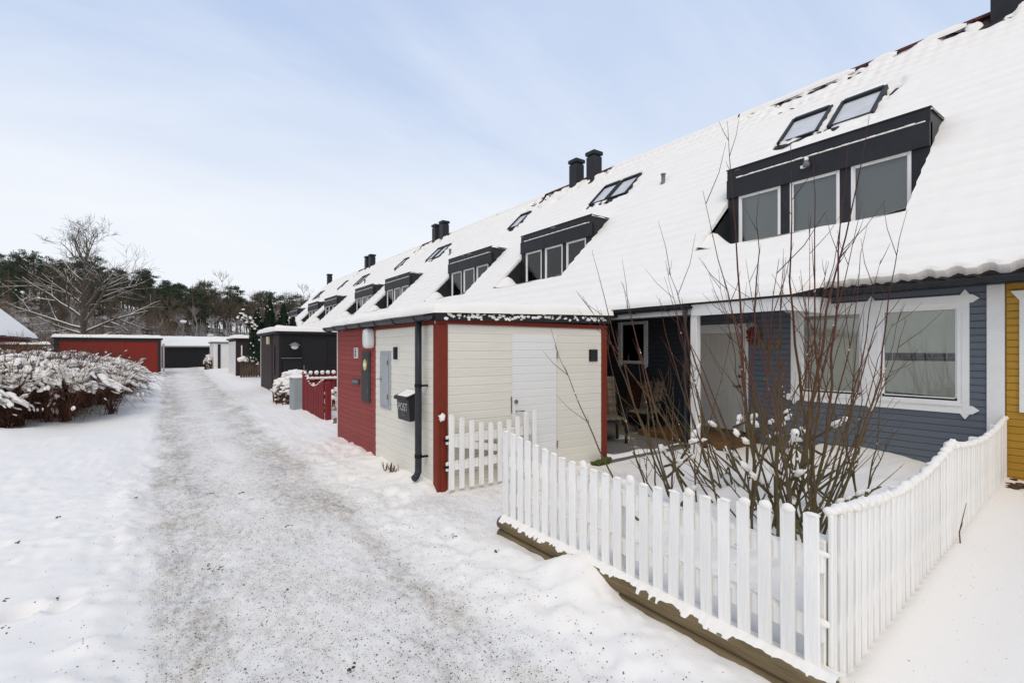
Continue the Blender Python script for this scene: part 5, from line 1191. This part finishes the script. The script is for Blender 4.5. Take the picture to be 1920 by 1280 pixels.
def lamp_post(label, x, y, h):
    t = thing('lamp_post', label, 'lamp post', (x, y, 0)); MB().tube([(x,y,-.2),(x,y,h)], [.06,.045], 8).build('pole', 'lead_grey', t); m = MB(); m.lathe((x,y,h), [(.05,0),(.22,.04),(.30,.16),(.0,.2)], 12); m.build('lamp_head', 'white_plastic', t, True); m = MB(); m.blob((x,y,h+.22), (.32,.32,.10), .08); m.build('snow', 'snow', t, True)
lamp_post('tall lamp post with a snow-capped head above the black garage', 1.55, 63.5, 4.6)
lamp_post('shorter lamp post right of the tall one behind the garage', 4.2, 66.0, 3.2)

# wooded hill that closes the view
HB = (math.sin(R(35.5)), math.cos(R(35.5)))
def hill_z(x, y):
    dep = x*HB[0]+y*HB[1]; lat = x*HB[1]-y*HB[0]; b = lat/np.maximum(dep, 1)
    H = 19*sm(-b, .30, 1.15)+4.0; return -1.2 + (H+1.2)*sm(dep, 74, 190)*sm(-b, .05, .3) + .5*vnoise(x, y, 9, 3)*sm(dep, 80, 100)
def hill():
    dep = np.linspace(66, 330, 60); bb = np.linspace(-1.9, .25, 70); dd, b2 = np.meshgrid(dep, bb); lat = dd*b2; X = dd*HB[0]+lat*HB[1]; Y = dd*HB[1]-lat*HB[0]; Z = hill_z(X, Y); m = MB(); m.v = [tuple(v) for v in np.stack([X,Y,Z],-1).reshape(-1,3)]; n = 60
    for i in range(69):
        for j in range(59): m.f.append((i*n+j, i*n+j+1, (i+1)*n+j+1, (i+1)*n+j))
    o = m.build('hill', 'forest_floor', None, True, 'structure'); o['label'] = 'snowy wooded hill beyond the houses'
hill()
def pine_mesh(seed, h):
    rg = random.Random(seed); tr = MB(); cr = MB(); lx, ly = rg.gauss(0,.3), rg.gauss(0,.3); top = Vector((lx, ly, h)); tr.tube([(0,0,-1),(lx*.3,ly*.3,h*.4),(lx*.7,ly*.7,h*.75),top], [.24,.19,.13,.04], 7)
    for k in range(34):
        t = rg.uniform(.26, .97); z = h*t; a = rg.uniform(0, 6.28); L = h*.21*(1-.6*max(0,(t-.5)/.5)**1.5)*rg.uniform(.5,1.1); p = Vector((lx*t, ly*t, z)); e = p+Vector((L*math.cos(a), L*math.sin(a), L*rg.uniform(-.05,.45))); tr.tube([p, e], [.05,.015], 3, False)
        for j in range(4):
            c = p.lerp(e, rg.uniform(.45,1.1))+Vector((rg.gauss(0,.25), rg.gauss(0,.25), rg.gauss(.1,.2))); R0 = rg.uniform(.45,.9)
            for w in range(22):
                o = Vector((rg.gauss(0,1), rg.gauss(0,1), rg.gauss(0,.55))); o = o/max(o.length,.01)*R0*rg.random()**.4; o.z *= .6; q = rg.uniform(.10,.22); u = Vector((rg.gauss(0,1), rg.gauss(0,1), rg.gauss(.4,.6))).normalized()*q; v = u.cross(Vector((rg.gauss(0,1), rg.gauss(0,1), rg.gauss(0,1)))).normalized()*q*.55; cr.poly([c+o-v, c+o+u*1.5, c+o+v])
    return tr.mesh('trunk', 'pine_bark'), cr.mesh('crown', 'pine_needles')
def bare_mesh(seed, h, mname, r=.13):
    rg = random.Random(seed); tr = MB(); cr = MB(); P = [Vector((0,0,-1)), Vector((rg.gauss(0,.15), rg.gauss(0,.15), h*.35)), Vector((rg.gauss(0,.3), rg.gauss(0,.3), h*.7)), Vector((rg.gauss(0,.4), rg.gauss(0,.4), h))]; tr.tube(P, [r, r*.8, r*.5, r*.15], 6)
    for k in range(24):
        t = rg.uniform(.14, .98); q = t*3; i = min(2, int(q)); p = P[i].lerp(P[i+1], q-i); a = rg.uniform(0,6.28); grow(cr, None, p, (math.cos(a), math.sin(a), .9), h*.27*(1.15-.6*t), .04, 1, rg, 3, False, .5, .18, .017)
    return tr.mesh('trunk', mname if mname == 'twig_frost' else 'bark'), cr.mesh('crown', mname)
PM = [pine_mesh(200+k, h) for k, h in enumerate((12, 14, 11, 13))]
BM = [bare_mesh(300+k, h, m_) for k, (h, m_) in enumerate(((11,'twig_brown'), (12.5,'twig_brown'), (9.5,'twig_brown'), (6.5,'twig_frost'), (8,'twig_frost'), (10,'twig_brown')))]
def forest():
    rg = random.Random(77); bb = lambda u: (u-960)/910
    def put(kind, u, dep, sc):
        lat = bb(u)*dep; x = dep*HB[0]+lat*HB[1]; y = dep*HB[1]-lat*HB[0]; z = float(hill_z(x, y))
        if kind == 'pine': t = thing('pine_tree', 'dark green pine among the others on the wooded hill', 'tree', (x, y, z), 'pines on the hill'); ms = PM[rg.randrange(4)]
        elif kind == 'frost': t = thing('frosted_tree', 'pale frosted bare tree at the foot of the wooded hill', 'tree', (x, y, z), 'frosted trees at the foot of the hill'); ms = BM[rg.choice((3,4))]
        else: t = thing('bare_tree', 'brown leafless tree among the pines on the wooded hill', 'tree', (x, y, z), 'leafless trees on the hill'); ms = BM[rg.choice((0,1,2,5))]
        for me in ms:
            o = bpy.data.objects.new(me.name.split('.')[0], me); col.objects.link(o); o.parent = t
        t.rotation_euler = (0, 0, rg.uniform(0, 6.28)); t.scale = (sc, sc, sc*rg.uniform(.92,1.12))
    for k in range(125): put('pine', -40+ k*5.1 + rg.uniform(-6,6), rg.uniform(140, 205), rg.uniform(.9,1.25))
    for u in (8, 20, 32, 95, 110, 178, 190, 205, 250, 262, 282, 300, 312, 322, 332, 341, 352, 364, 376, 388): put('pine', u+rg.uniform(-4,4), rg.uniform(112, 140), rg.uniform(.85,1.15))
    for k in range(105): put('bare', -40+ k*6.0 + rg.uniform(-6,6), rg.uniform(100, 185), rg.uniform(.8,1.2))
    for k in range(60): put('frost', -30+ k*10.0 + rg.uniform(-8,8), rg.uniform(82, 118), rg.uniform(.6,1.1))
    for k in range(46): put('bare', -30+ k*8 + rg.uniform(-6,6), rg.uniform(80, 105), rg.uniform(.45,.8))
    # bare tops rising over the far roofs
    for x, y, sc in ((27, 70, .95), (24, 78, .8)):
        t = thing('bare_tree', 'bare tree top rising behind the far end of the snowy roofs' if sc > .9 else 'smaller bare tree top just left of the far roof end', 'tree', (x, y, 0)); 
        for me in BM[1]: o = bpy.data.objects.new(me.name.split('.')[0], me); col.objects.link(o); o.parent = t
        t.scale = (sc, sc, sc)
forest()
